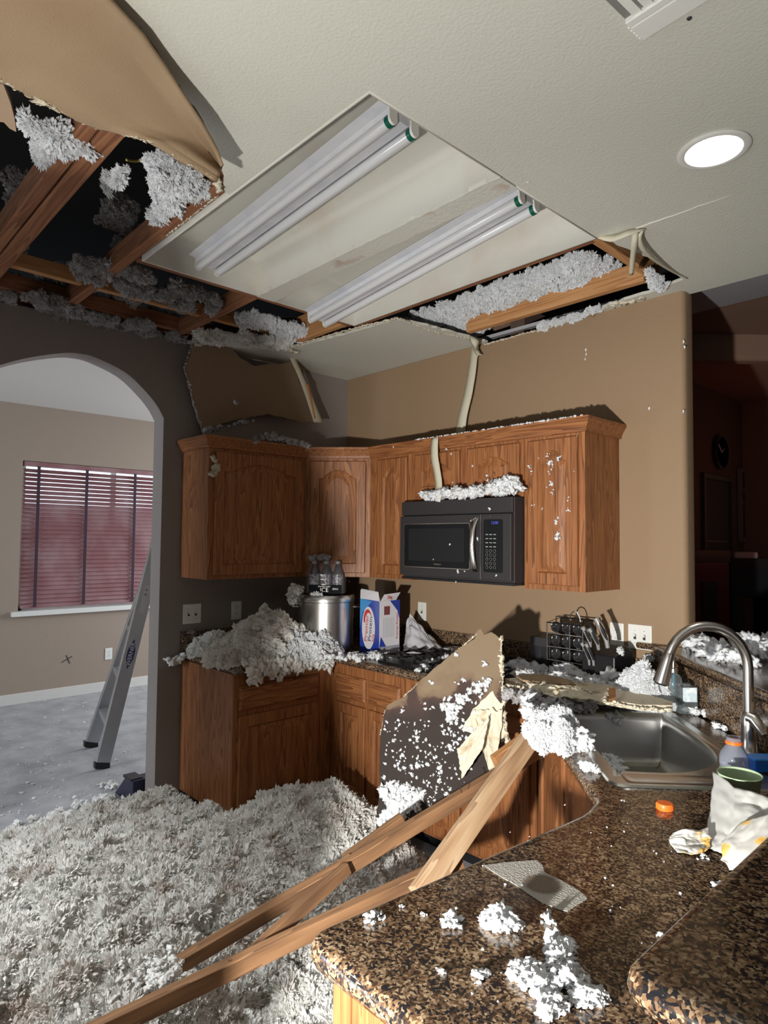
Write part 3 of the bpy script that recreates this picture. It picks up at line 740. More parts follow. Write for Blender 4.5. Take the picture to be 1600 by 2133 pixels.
ragged('torn_edge', 'pale ragged rim on the top of the arch wall', [atZ(410, 712, HC), atZ(500, 716, HC), atZ(560, 720, HC), atZ(612, 724, HC)], 0.008, seed=5, step=0.007)
ragged('torn_edge', 'white crumbs at the near corner of the recess below the tan sheet', [atZ(452, 372, HC), atZ(462, 392, HC), atZ(450, 402, HC)], 0.012, seed=6, step=0.008)
ragged('torn_edge', 'thin broken plaster line along the left edge of the light recess', [atZ(455, 408, HC), atZ(400, 450, HC), atZ(345, 492, HC)], 0.004, seed=7, step=0.008)

# ================================================================== LIGHTS ON THE CEILING
def fluorescent(label, near, far, group):
    """near / far: lower centre of the fitting at its two ends"""
    near, far = Vector(near), Vector(far); d = (far-near).normalized(); s = Vector((0, 0, 1)).cross(d).normalized(); up = d.cross(s) * -1
    if up.z < 0: up = -up
    t = thing('fluorescent_fitting', label, 'light fitting', near + up*0.06, group)
    L = (far-near).length; mb = MB()
    prof = [(-0.098, 0.045), (-0.092, 0.050), (-0.04, 0.066), (0.04, 0.066), (0.092, 0.050), (0.098, 0.045), (0.060, 0.040), (0.022, 0.012), (-0.022, 0.012), (-0.060, 0.040)]
    pr = [near + s*a + up*b for a, b in prof]; mb.prism(pr, d*L); mb.build('housing', M['lamp_white'], t, bevel=0.002)
    for sg in (-1, 1):
        c = near + s*sg*0.047 + up*0.005
        mb = MB(); mb.lathe([(0.0185, 0.012), (0.019, 0.02), (0.019, L-0.02), (0.0185, L-0.012)], c, d, 18)
        tb = mb.build('tube', M['tube'], t, smooth=40)
        mb = MB(); mb.lathe([(0.0150, 0.004), (0.0196, 0.006), (0.0196, 0.020)], c, d, 18); mb.build('green_band', M['green'], tb, smooth=40, label='green ring at the tube end')
        for e0, sgn in ((Vector(c), -1), (c + d*L, 1)):
            mb = MB(); o = e0 + d*(0.004 if sgn < 0 else -0.004)
            pts = [o - s*0.017 + up*0.045, o + s*0.017 + up*0.045] + [o + s*0.017*math.cos(a) - up*0.017*math.sin(a) for a in np.linspace(0, PI, 8)]
            mb.prism(pts, d*0.009*sgn); mb.build('lamp_holder', M['white'], t)
    return t
fluorescent('left fluorescent fitting with two unlit tubes in the ceiling recess', (2.25, -1.665, 2.845), (0.985, -1.655, 2.775), 'fluorescent fittings in the recess')
fluorescent('right fluorescent fitting with two unlit tubes, sagging over the recess edge', (2.28, -1.03, 2.820), (0.975, -1.02, 2.690), 'fluorescent fittings in the recess')

dl = thing('downlight', 'round lit white downlight set in the kitchen ceiling', 'downlight', (2.937, -1.035, 2.735))
c = (2.937, -1.035, HC)
MB().lathe([(0.098, 0.0), (0.101, -0.004), (0.092, -0.009), (0.079, -0.006)], c, n=40, cap0=False, cap1=False).build('trim_ring', M['white'], dl, smooth=60)
MB().lathe([(0.079, -0.0062), (0.05, -0.0075), (0.001, -0.008)], c, n=40, cap0=False).build('lens', mat('lit_lens', (0.9, 0.9, 0.9), 0.4, emis=(0.97, 0.98, 1.0), estr=6.0), dl)
spotlight('downlight_beam', (2.937, -1.035, 2.722), (2.937, -1.035, 0), 16, (1.0, 0.985, 0.96), 120, 0.9, 0.07)
# added unseen downlights: fill for the floor heap and the room behind
for k, (x, y, pw) in enumerate(((2.95, -4.0, 12), (1.2, -3.95, 560))):
    d2 = thing('downlight', ('added fill downlight in the ceiling behind the camera', 'added fill downlight for the floor heap, left behind the hanging sheet')[k], 'downlight', (x, y, 2.735))
    MB().lathe([(0.098, 0.0), (0.101, -0.004), (0.092, -0.009), (0.079, -0.006)], (x, y, HC), n=24, cap0=False, cap1=False).build('trim_ring', M['white'], d2, smooth=60)
    MB().lathe([(0.079, -0.0062), (0.001, -0.008)], (x, y, HC), n=24, cap0=False).build('lens', bpy.data.materials['lit_lens'], d2)
    spotlight('downlight_beam', (x, y, 2.722), (x, y, 0), pw, (0.97, 0.98, 1.0), 112 if k else 120, 0.7, 0.07)

# ceiling air vent at the top right
av = thing('air_vent', 'white louvred air vent in the ceiling at the top right', 'vent', (3.1, -1.75, 2.735))
vx, vy = Vector((0.87, 0.49, 0)).normalized(), Vector((0.49, -0.87, 0)).normalized()
a0 = atZ(1312, 42, HC); a1 = atZ(1340, 75, HC); a2 = atZ(1500, -25, HC)
vx = (a2-a1).normalized(); vy = Vector((vx.y, -vx.x, 0)); wv = (a1-a0).length
if vy.dot(a0-a1) < 0: vy = -vy
mb = MB(); mb.obox(a1 + Vector((0, 0, -0.001)), vx*0.62, vy*(wv*0.86), (0, 0, -0.012)); mb.build('frame', M['white'], av, bevel=0.003)
for k in range(5):
    mb = MB(); mb.obox(a1 + vy*(wv*0.86*k/5 + 0.004) - vx*0.006, vx*0.01, vy*0.010, (0, 0, -0.011)); mb.build('louvre_end', M['white'], av, bevel=0.002)
for k in range(22):
    mb = MB(); mb.obox(a1 + vy*(wv*0.98) + vx*(0.02+k*0.028), vx*0.020, vy*0.24, (0, 0, -0.009)); mb.build('louvre', M['white'], av)
mb = MB(); mb.obox(a1 + vy*(wv*0.90), vx*0.64, vy*0.02, (0, 0, -0.014)); mb.build('frame', M['white'], av, bevel=0.002)
"""(the dark duct opening behind the louvres)"""
mb = MB(); mb.obox(a1 + vy*(wv*0.95), vx*0.64, vy*0.26, (0, 0, -0.002)); mb.build('duct_opening', mat('shaded_duct', (0.20, 0.20, 0.18), 0.9), av)

# ================================================================== WALL PLATES
def plate(label, o, u, n, w_, kind, mt='white'):
    """o: centre on the wall; u: width direction; n: outward normal; kind: switches / outlet"""
    o, u, n = Vector(o), Vector(u), Vector(n); z = Vector((0, 0, 1)); h = 0.117
    t = thing('switch_plate' if kind == 'switch' else 'outlet_plate', label, 'switch' if kind == 'switch' else 'outlet', o)
    mb = MB(); mb.obox(o - u*w_/2 - z*h/2, u*w_, z*h, n*0.006); mb.build('plate', M[mt], t, bevel=0.003)
    gangs = 2 if w_ > 0.1 else 1
    for g in range(gangs):
        c = o + u*((g - (gangs-1)/2)*0.046)
        if kind == 'switch':
            mb = MB(); mb.obox(c - u*0.006 - z*0.012 + n*0.005, u*0.012, z*0.024, n*0.003); mb.build('toggle_slot', M['dkslot'], t)
            mb = MB(); mb.obox(c - u*0.0045 - z*0.001 + n*0.006, u*0.009, z*0.012, n*0.012 + z*0.004); mb.build('toggle', M[mt], t, bevel=0.001)
            for s_ in (-1, 1):
                MB().lathe([(0.003, 0.0055), (0.002, 0.0072)], c + z*0.03*s_, n, 8).build('screw', M['nickel'], t)
        else:
            for s_ in (-1, 1):
                cc = c + z*0.0195*s_
                mb = MB(); pts = [cc + n*0.0055 + u*0.0165*math.cos(a) + z*min(0.0135, max(-0.0135, 0.0165*math.sin(a))) for a in np.linspace(0, 2*PI, 20, endpoint=False)]
                mb.prism(pts, n*0.0015); so = mb.build('socket', M[mt], t)
                for q in (-1, 1):
                    mb = MB(); mb.obox(cc + u*(0.0055*q-0.001) + z*0.0 + n*0.0068, u*0.002, z*0.008, n*0.0008); mb.build('slot', M['dkslot'], so)
                MB().lathe([(0.0022, 0.0068), (0.0022, 0.0076)], cc - z*0.007, n, 8).build('slot', M['dkslot'], so)
    return t
plate('double white switch plate on the shadowed wall left of the counter heap', (0.0, -1.20, 1.108), (0, 1, 0), (1, 0, 0), 0.117, 'switch')
plate('white outlet plate on the shadowed wall above the counter heap', (0.0, -0.898, 1.108), (0, 1, 0), (1, 0, 0), 0.072, 'outlet')
M['dkplate'] = mat('dark_grey_plate', (0.22, 0.22, 0.23), 0.5)  # darker grey than the other plates
plate('dark grey outlet plate half hidden behind the steel stockpot', (0.0, -0.47, 1.104), (0, 1, 0), (1, 0, 0), 0.072, 'outlet', 'dkplate')
plate('narrow white switch plate on the wall right of the protein carton', (0.772, 0.0, 1.108), (1, 0, 0), (0, -1, 0), 0.072, 'switch')
plate('white outlet plate beside the knife block, half in its shadow', (2.092, 0.0, 1.106), (1, 0, 0), (0, -1, 0), 0.072, 'outlet')
plate('double white switch plate at the right end of the microwave wall', (2.209, 0.0, 1.108), (1, 0, 0), (0, -1, 0), 0.117, 'switch')
plate('white outlet plate low on the dining wall behind the ladder', (-3.149, -0.513, 0.375), (0, 1, 0), (1, 0, 0), 0.072, 'outlet')

# ================================================================== TORN WALL PIECE AND TAPES
M['wall_torn'] = mat('torn_tan_drywall', (0.26, 0.18, 0.115), 0.8, bump=(60, 0.5))
fp = [(400, 716), (480, 722), (500, 745), (530, 762), (585, 757), (612, 752), (622, 790), (640, 835), (662, 882), (620, 878), (560, 862), (500, 872), (440, 890), (425, 905), (415, 880), (402, 840), (392, 795), (383, 765), (395, 745)]
P0 = Vector((0.10, -0.9, 2.45)); NN = Vector((1, -0.12, -0.10)).normalized()
wf = MB().prism(jag([atP(px, py, P0, NN) for px, py in fp], 0.010, 0.025, 12, closed=True, ax=NN), NN*-0.012).build('torn_wall_flap', M['wall_torn'])
tag(wf, 'broken tan drywall piece leaning out above the left upper cabinet', 'drywall')
strip('paper_tape', [atP(607, 740, P0+NN*0.03, NN), atP(625, 780, P0+NN*0.03, NN), atP(643, 825, P0+NN*0.03, NN), atP(664, 880, P0+NN*0.03, NN)], [0.05, 0.045, 0.055, 0.085], (0, 1, 0.05), 'paper', wf)
strip('orange_stain_strip', [atP(640, 800, P0+NN*0.034, NN), atP(647, 830, P0+NN*0.034, NN), atP(656, 872, P0+NN*0.034, NN)], [0.02, 0.014, 0.012], (0, 1, 0.05), mat('orange_tape', (0.62, 0.22, 0.05), 0.7), wf)
ragged('torn_edge', 'pale knot of torn paper where the tape hangs from the ceiling edge', [atZ(604, 728, 2.735), atZ(620, 735, 2.72)], 0.012, seed=9, step=0.006)
ragged('torn_edge', 'greyish ragged left rim of the broken wall piece above the left cabinet', [atP(400, 718, P0, NN), atP(384, 765, P0, NN), atP(395, 800, P0, NN), atP(403, 840, P0, NN), atP(428, 905, P0, NN)], 0.008, mt='fluff_g', seed=10, step=0.012)
o = strip('hanging_paper_tape', [atY(990, 712, -0.01), atY(985, 760, -0.045), atY(975, 820, -0.06), atY(963, 870, -0.06), atY(958, 912, -0.05)], [0.055, 0.062, 0.07, 0.075, 0.08], (1, 0, 0.12), 'paper', curl=0.05)
tag(o, 'long cream paper tape hanging from the ceiling edge to the cabinet top', 'paper tape')
o = strip('hanging_paper_tape', [atY(906, 912, -0.375), atY(905, 950, -0.385), atY(911, 985, -0.39), atY(914, 1015, -0.40), atY(908, 1040, -0.43)], [0.05, 0.055, 0.05, 0.05, 0.08], (1, 0, 0.05), 'paper', curl=0.08)
tag(o, 'short cream paper tape draped over the small doors down to the microwave', 'paper tape')
o = strip('hanging_paper_tape', [atZ(985, 705, 2.735), atZ(990, 715, 2.70), atY(992, 728, -0.04), atY(1000, 742, -0.05)], [0.05, 0.05, 0.04, 0.03], (1, 0, 0.1), 'paper', curl=0.5)
tag(o, 'small folded grey paper knot above the long hanging tape', 'paper tape')
"""wall scuffs (chips through the paint)"""
for k, (px, py) in enumerate(((1220, 728), (1221, 738), (1219, 747), (1424, 712), (1426, 722), (1352, 850), (1424, 857))):
    c = atY(px, py, -0.0008); V, F = CLS[k % 5]
    mb = MB(); mb.arrays(V*np.array([0.005, 0.0012, 0.010]) + np.array(c[:]), F)
    mb.build('paint_chip', M['white'], bpy.data.objects['wall_back'], smooth=180)

# clock, pictures and furniture in the dark living room
ck = thing('wall_clock', 'dark round wall clock in the dim living room', 'clock', atX(1497, 943, fx+0.02))
c = atX(1497, 943, fx + 0.005); MB().lathe([(0.15, 0), (0.155, 0.03), (0.135, 0.04)], c, (1, 0, 0), 28, cap1=False).build('case', M['black'], ck, smooth=50)
MB().lathe([(0.134, 0.025), (0.001, 0.025)], c, (1, 0, 0), 28).build('face', mat('dim_clock_face', (0.06, 0.06, 0.065), 0.4), ck)
for a, L_ in ((0.6, 0.07), (2.4, 0.10)):
    mb = MB(); q = c + Vector((0.028, 0, 0)); mb.tube([q, q + Vector((0, math.cos(a)*L_, math.sin(a)*L_))], 0.004, 5); mb.build('hand', M['white'], ck)
def frame_pic(name, label, cat, corners, fmt, cmt, bits):
    P = [atX(px, py, fx+0.01) for px, py in corners]; y0, y1 = P[0].y, P[1].y; z1, z0 = P[0].z, P[2].z; x = fx+0.005
    t = thing(name, label, cat, (x, (y0+y1)/2, (z0+z1)/2)); b = 0.04
    mb = MB(); mb.prism_holes([[(x, y0, z0), (x, y1, z0), (x, y1, z1), (x, y0, z1)], [(x, y0+b, z0+b), (x, y1-b, z0+b), (x, y1-b, z1-b), (x, y0+b, z1-b)]], (0.03, 0, 0)); mb.build('frame', fmt, t)
    MB().box((x, y0+b, z0+b), (x+0.012, y1-b, z1-b)).build('picture', cmt, t)
    for (a, c_, d_, e_) in bits:
        MB().box((x+0.012, lerp(y0, y1, a), lerp(z0, z1, c_)), (x+0.015, lerp(y0, y1, d_), lerp(z0, z1, e_))).build('paper', mat('dim_paper', (0.16, 0.16, 0.16), 0.8), t)
    return t
frame_pic('picture_frame', 'tall dark framed picture on the dim living room wall', 'picture', [(1461, 985), (1521, 985), (1461, 1165)], mat('dark_frame', (0.05, 0.05, 0.05), 0.4), mat('dark_picture', (0.025, 0.026, 0.028), 0.5), [(0.12, 0.2, 0.88, 0.22), (0.12, 0.08, 0.88, 0.1)])
frame_pic('notice_board', 'notice board with pale papers in the dim living room', 'board', [(1537, 975), (1579, 975), (1537, 1128)], mat('dim_grey_frame', (0.16, 0.16, 0.165), 0.4), mat('dim_board', (0.06, 0.06, 0.062), 0.7), [(0.5, 0.08, 0.85, 0.35), (0.15, 0.5, 0.7, 0.55), (0.2, 0.68, 0.6, 0.74)])
rc = thing('red_cabinet', 'dark red cabinet with a black door in the living room', 'cabinet', (1.8, 1.9, 0))
a = atT(1452, 1168, 4.7); b = atT(1520, 1168, 4.9); dr = Vector((b.x-a.x, b.y-a.y, 0)); nn = Vector((dr.y, -dr.x, 0)).normalized()
a.z = 0; red = mat('dark_red_lacquer', (0.10, 0.006, 0.008), 0.4)
mb = MB(); mb.obox(a - dr*0.25, dr*1.25, -nn*0.25, (0, 0, 1.42)); mb.build('body', red, rc, bevel=0.01)
mb = MB(); mb.obox(a + dr*0.12, dr*0.45, nn*0.012, (0, 0, 1.28)); mb.build('door', M['black'], rc)
mb = MB(); mb.obox(a - dr*0.27 + Vector((0, 0, 1.42)), dr*1.3, -nn*0.27, (0, 0, 0.09)); mb.build('top', M['black'], rc)
sb = thing('side_table', 'low black table with a pale tray in the dark living room', 'table', (2.3, 2.4, 0))
a = atT(1523, 1155, 5.0); b = atT(1640, 1155, 5.0); dr = Vector((b.x-a.x, b.y-a.y, 0)); zt = a.z - 0.03
mb = MB(); mb.obox((a.x, a.y, zt-0.3), dr, Vector((-dr.y, dr.x, 0)).normalized()*0.4, (0, 0, 0.3)); mb.build('top', M['black'], sb)
for k in range(2):
    mb = MB(); mb.obox((a.x + dr.x*k*0.9, a.y + dr.y*k*0.9, 0), dr*0.1, Vector((-dr.y, dr.x, 0)).normalized()*0.4, (0, 0, zt-0.3)); mb.build('leg', M['black'], sb)
mb = MB(); mb.obox((a.x+0.02, a.y+0.02, zt), dr*0.42, Vector((-dr.y, dr.x, 0)).normalized()*0.2, (0, 0, 0.05)); mb.build('tray', mat('dim_pink_tray', (0.30, 0.22, 0.22), 0.6), sb, bevel=0.01)

# ================================================================== CABINETS
def arch_loop(w_, h, mx, mb_, mt_, rise, seg=14, flat=0.12):
    """inner outline with an arched head, in (a, b) door coordinates"""
    x0, x1 = mx, w_-mx; y0 = mb_; ys = h-mt_-rise; iw = x1-x0
    pts = [(x0, y0), (x1, y0), (x1, ys)]
    if rise > 0:
        for k in range(seg+1):
            t = k/seg; x = x1 - iw*flat - iw*(1-2*flat)*t
            pts.append((x, ys + rise*0.12 + rise*0.88*math.sin(PI*t)**0.75 if 0 < t < 1 else ys + (rise*0.12 if True else 0)))
    pts.append((x0, ys))
    return pts
def shrink(pts, d):
    xs = [p[0] for p in pts]; ys = [p[1] for p in pts]; cx, cy = (min(xs)+max(xs))/2, (min(ys)+max(ys))/2
    sx = (max(xs)-min(xs)-2*d)/(max(xs)-min(xs)); sy = (max(ys)-min(ys)-2*d)/(max(ys)-min(ys))
    return [(cx+(x-cx)*sx, cy+(y-cy)*sy) for x, y in pts]
def door(name, O, u, n, w_, h, parent, rise=0.05, m_=0.055, mt=None, tk=0.019, panel=True):
    """raised-panel door: O lower corner on the cabinet face, u width, n outward"""
    O, u, n = Vector(O), Vector(u), Vector(n); z = Vector((0, 0, 1)); mt = mt or M['oak_v']
    P = lambda a, b, c: O + u*a + z*b + n*c
    out = [(0, 0), (w_, 0), (w_, h), (0, h)]
    if not panel:
        mb = MB(); A = mb.loop([P(a, b, 0) for a, b in out]); B = mb.loop([P(a, b, tk*0.55) for a, b in out])
        i2 = shrink(out, 0.012); C_ = mb.loop([P(a, b, tk) for a, b in i2]); mb.bridge(A, B); mb.bridge(B, C_); mb.f.append(tuple(C_)); mb.f.append(tuple(A))
        return mb.build(name, mt, parent)
    inn = arch_loop(w_, h, m_, m_, m_, rise)
    mb = MB(); A = mb.loop([P(a, b, 0) for a, b in out]); B = mb.loop([P(a, b, tk-0.004) for a, b in out]); Cc = mb.loop([P(a, b, tk) for a, b in shrink(out, 0.004)])
    D_ = mb.loop([P(a, b, tk) for a, b in inn]); E_ = mb.loop([P(a, b, tk-0.004) for a, b in shrink(inn, 0.003)]); F_ = mb.loop([P(a, b, tk-0.011) for a, b in shrink(inn, 0.009)])
    mb.bridge(A, B); mb.bridge(B, Cc); mb.cap([Cc, D_]); mb.bridge(D_, E_); mb.bridge(E_, F_); mb.f.append(tuple(A))
    fr = mb.build(name, mt, parent)
    mb = MB(); G = mb.loop([P(a, b, tk-0.0108) for a, b in shrink(inn, 0.008)]); H = mb.loop([P(a, b, tk-0.010) for a, b in shrink(inn, 0.014)])
    ins = min(0.038, 0.16*(w_-2*m_))
    I = mb.loop([P(a, b, tk-0.001) for a, b in shrink(inn, 0.014+ins)]); J = mb.loop([P(a, b, tk-0.0008) for a, b in shrink(inn, 0.017+ins)])
    mb.bridge(G, H); mb.bridge(H, I); mb.bridge(I, J); mb.cap([J])
    mb.build('panel', mt, fr)
    return fr
def carcass(parent, O, u, n, w_, h, depth, top=True):
    """box with its own face frame; O lower outer corner of the face"""
    O, u, n = Vector(O), Vector(u), Vector(n); z = Vector((0, 0, 1))
    mb = MB(); mb.obox(O - n*0.002, u*w_, z*h, -n*(depth-0.002)); mb.build('body', M['oak_v'], parent, bevel=0.002)
def face_frame(parent, O, u, n, w_, h, opens, mt=None):
    O, u, n = Vector(O), Vector(u), Vector(n); z = Vector((0, 0, 1)); P = lambda a, b: O + u*a + z*b
    loops = [[P(0, 0), P(w_, 0), P(w_, h), P(0, h)]] + [[P(a, b), P(c, b), P(c, d), P(a, d)] for a, b, c, d in opens]
    mb = MB(); mb.prism_holes(loops, n*0.006); mb.build('face_frame', mt or M['oak_v'], parent)

UB, UT = 1.33, 2.085
X, Y, Zv = Vector((1, 0, 0)), Vector((0, 1, 0)), Vector((0, 0, 1))
nx, ny = Vector((1, 0, 0)), Vector((0, -1, 0))
DD = Vector((0.719, 0.695, 0)).normalized()
def upper(label, O, u, n, w_, depth, doors, z0=UB, z1=UT, rise=0.055):
    O = Vector(O); t = thing('upper_cabinet', label, 'cabinet', O + u*w_/2 + Zv*z0)
    O = Vector((O.x, O.y, z0)); h = z1-z0
    carcass(t, O, u, n, w_, h, depth); face_frame(t, O, u, n, w_, h, [(a+0.012, 0.04, b-0.012, h-0.045) for a, b in doors])
    for a, b in doors:
        door('door', O + u*a + Zv*0.025 + n*0.006, u, n, b-a, h-0.055, t, rise=rise if z1-z0 > 0.5 else rise*0.8, m_=0.055 if b-a > 0.25 else 0.045)
    return t
# left run, faces +x
upper('wide oak upper cabinet with one arched door in the shadow at left', (0.325, -1.285, 0), Y, nx, 0.68, 0.32, [(0.035, 0.645)])
# diagonal corner
cA = Vector((0.325, -0.605, 0)); cB = Vector((0.625, -0.325, 0)); du = (cB-cA).normalized(); dn = Vector((du.y, -du.x, 0)); cw = (cB-cA).length
t = thing('upper_cabinet', 'diagonal oak corner cabinet with one tall arched door', 'cabinet', (0.2, -0.2, UB))
mb = MB(); mb.prism([(0.004, -0.600, UB), (0.325, -0.600, UB), (0.625, -0.325, UB), (0.625, -0.004, UB), (0.004, -0.004, UB)], (0, 0, UT-UB)); mb.build('body', M['oak_v'], t)
o3 = Vector((cA.x, cA.y, UB)) + dn*0.001; face_frame(t, o3, du, dn, cw, UT-UB, [(0.045, 0.04, cw-0.045, UT-UB-0.045)])
door('door', o3 + du*0.03 + Zv*0.025 + dn*0.006, du, dn, cw-0.06, UT-UB-0.055, t, rise=0.055)
# microwave wall
upper('narrow tall oak cabinet between the corner cabinet and the microwave', (0.632, -0.325, 0), X, ny, 0.365, 0.32, [(0.075, 0.33)])
upper('low oak cabinet with two small arched doors above the microwave', (1.0, -0.325, 0), X, ny, 0.775, 0.32, [(0.03, 0.365), (0.42, 0.755)], z0=1.785, rise=0.05)
upper('narrow tall oak cabinet at the right end, white debris stuck to its door', (1.778, -0.325, 0), X, ny, 0.332, 0.32, [(0.03, 0.300)])
# strip at the end panel
bpy.context.view_layer.update()
# crown moulding following the fronts
cm = thing('crown_moulding', 'oak crown moulding running along the tops of the upper cabinets', 'moulding', (0.6, -0.35, UT))
pathc = [(0.0, -1.288), (0.331, -1.288), (0.331, -0.602), (0.628, -0.331), (2.112, -0.331), (2.112, 0.0)]
prof = [(0.0, -0.012), (0.010, -0.010), (0.012, 0.004), (0.030, 0.036), (0.036, 0.042), (0.036, 0.056), (0.0, 0.056)]
def sweep(path, prof, z):
    mb = MB(); n = len(path); rings = []
    for k in range(n):
        p = Vector((*path[k], 0)); a = (p - Vector((*path[k-1], 0))).normalized() if k else None; b = (Vector((*path[k+1], 0)) - p).normalized() if k < n-1 else None
        na = Vector((a.y, -a.x, 0)) if a else None; nb = Vector((b.y, -b.x, 0)) if b else None
        if na is None: m_ = nb
        elif nb is None: m_ = na
        else:
            m_ = (na+nb).normalized(); m_ = m_/m_.dot(na)
        rings.append(mb.loop([p + m_*o_ + Vector((0, 0, z+h_)) for o_, h_ in prof]))
    for a, b in zip(rings, rings[1:]): mb.bridge(a, b)
    mb.f.append(tuple(rings[0])); mb.f.append(tuple(rings[-1])); return mb
sweep(pathc, prof, UT).build('moulding', M['oak_x'], cm)
MB().prism([(x, y, UT+0.001) for x, y in [(0.004, -1.284), (0.327, -1.284), (0.327, -0.602), (0.626, -0.328), (2.108, -0.328), (2.108, -0.004), (0.004, -0.004)]], (0, 0, 0.018)).build('top_board', M['oak_x'], cm)

# ------------------------------------------------------------------ microwave
mw = thing('microwave', 'black over-range microwave with steel handle, insulation heaped on top', 'microwave', (1.385, -0.2, 1.352))
x0, x1, yf, z0, z1 = 0.998, 1.772, -0.405, 1.355, 1.782
MB().box((x0, yf, z0), (x1, -0.005, z1)).build('case', M['dkgrey'], mw, bevel=0.004)
MB().box((x0+0.002, yf-0.016, z1-0.078), (x1-0.002, yf-0.001, z1-0.002)).build('vent_panel', M['dkgrey'], mw, bevel=0.003)
dw_ = 0.585
dr_ = MB().box((x0+0.002, yf-0.028, z0+0.012), (x0+dw_, yf-0.001, z1-0.084)).build('door', M['dkgrey'], mw, bevel=0.004)
wx0, wx1, wz0, wz1 = x0+0.045, x0+dw_-0.075, z0+0.065, z1-0.135
fl = [(wx0-0.008, wz0-0.008), (wx1+0.008, wz0-0.008), (wx1+0.008, wz1+0.008), (wx0-0.008, wz1+0.008)]
mb = MB(); mb.prism_holes([[(a, yf-0.0285, b) for a, b in round_corners(fl, 0.014, 4)], [(a, yf-0.0285, b) for a, b in round_corners([(wx0-0.004, wz0-0.004), (wx1+0.004, wz0-0.004), (wx1+0.004, wz1+0.004), (wx0-0.004, wz1+0.004)], 0.012, 4)]], (0, -0.002, 0)); mb.build('window_rim', M['nickel'], dr_)
MB().prism([(a, yf-0.0285, b) for a, b in round_corners([(wx0-0.003, wz0-0.003), (wx1+0.003, wz0-0.003), (wx1+0.003, wz1+0.003), (wx0-0.003, wz1+0.003)], 0.012, 4)], (0, -0.001, 0)).build('window_glass', M['glassblk'], dr_)
MB().prism([(a, yf-0.030, b) for a, b in [(wx0+0.03, wz0+0.03), (wx1-0.03, wz0+0.03), (wx1-0.03, wz1-0.02), (wx0+0.03, wz1-0.02)]], (0, -0.0006, 0)).build('window_screen', mat('perforated_screen', (0.016, 0.017, 0.018), 0.5, spec=0.2), dr_)
text('brand_name', 'Whirlpool', (x0+dw_*0.5, yf-0.0305, wz0+0.014), X, Zv, 0.013, M['nickel'], dr_, 0.0004)
hp = []
for k in range(13):
    t_ = k/12; hp.append((x0+dw_-0.030, yf-0.030-0.034*math.sin(PI*t_)**0.6, lerp(z0+0.05, z1-0.10, t_)))
mb = MB(); rows = []
for k, p in enumerate(hp):
    hw = 0.015 + 0.005*abs(k-6)/6; rows.append(mb.loop([(p[0]-hw, p[1], p[2]), (p[0]-hw*0.6, p[1]-0.010, p[2]), (p[0]+hw*0.6, p[1]-0.010, p[2]), (p[0]+hw, p[1], p[2]), (p[0]+hw*0.6, p[1]+0.006, p[2]), (p[0]-hw*0.6, p[1]+0.006, p[2])]))
for a, b in zip(rows, rows[1:]): mb.bridge(a, b)
mb.f.append(tuple(rows[0])); mb.f.append(tuple(rows[-1])); mb.build('handle', M['nickel'], dr_, smooth=60)
MB().box((x0+dw_+0.0015, yf-0.029, z0+0.012), (x0+dw_+0.005, yf-0.001, z1-0.084)).build('door_gap_trim', M['nickel'], mw)
cp_ = MB().box((x0+dw_+0.006, yf-0.028, z0+0.012), (x1-0.002, yf-0.001, z1-0.084)).build('control_panel', M['dkgrey'], mw, bevel=0.003)
px0, px1 = x0+dw_+0.020, x1-0.050
MB().prism([(a, yf-0.0285, b) for a, b in round_corners([(px0, z0+0.05), (px1, z0+0.05), (px1, z1-0.112), (px0, z1-0.112)], 0.01, 4)], (0, -0.0012, 0)).build('key_panel', M['glassblk'], cp_)
text('display', '12:00', ((px0+px1)/2+0.01, yf-0.030, z1-0.130), X, Zv, 0.020, mat('blue_display', (0.02, 0.03, 0.3), 0.4, emis=(0.15, 0.2, 1.0), estr=0.5), cp_, 0.0003)
kb = MB(); ring = mat('key_print', (0.35, 0.35, 0.36), 0.5)
for r_ in range(9):
    for c_ in range(3):
        cc = Vector((px0+0.022+c_*0.024, yf-0.0299, z0+0.075+r_*0.0205))
        if r_ < 5: kb.lathe([(0.0072, 0), (0.0072, 0.0004), (0.0062, 0.0004), (0.0062, 0)], cc, (0, -1, 0), 12)
        else: kb.box((cc.x-0.008, cc.y-0.0004, cc.z-0.002), (cc.x+0.008, cc.y, cc.z+0.002))
kb.build('keys', ring, cp_, kind='stuff')
MB().box((x0, yf-0.01, z0-0.012), (x1, -0.02, z0)).build('bottom_grille', M['black'], mw)
# pull-out dust flap hanging at its left end
# ------------------------------------------------------------------ base cabinets
BC = 0.845
def base(label, O, u, n, w_, depth, bays, dr=True, endrise=0):
    O = Vector(O); t = thing('base_cabinet', label, 'cabinet', O + u*w_/2)
    carcass(t, Vector((O.x, O.y, 0.09)), u, n, w_, BC-0.09, depth)
    mb = MB(); mb.obox(Vector((O.x, O.y, 0.0)) - n*0.07, u*w_, Zv*0.09, -n*(depth-0.08)); mb.build('toe_kick', M['black'], t)
    F0 = Vector((O.x, O.y, 0.09)); opens = []
    for a, b in bays:
        opens += [(a+0.012, 0.03, b-0.012, 0.515)] + ([(a+0.012, 0.575, b-0.012, 0.69)] if dr else [])
    face_frame(t, F0, u, n, w_, BC-0.09, opens)
    for a, b in bays:
        door('door', F0 + u*a + Zv*0.018 + n*0.006, u, n, b-a, 0.515, t, rise=0, m_=0.055 if b-a > 0.25 else 0.045)
        if dr: door('drawer_front', F0 + u*a + Zv*0.562 + n*0.006, u, n, b-a, 0.13, t, panel=False, mt=M['oak_x'] if abs(u.x) > 0.5 else M['oak_y'])
    return t
base('oak base cabinet with one drawer and door in shadow, left of the corner', (0.60, -1.262, 0), Y, nx, 0.655, 0.595, [(0.03, 0.555)])
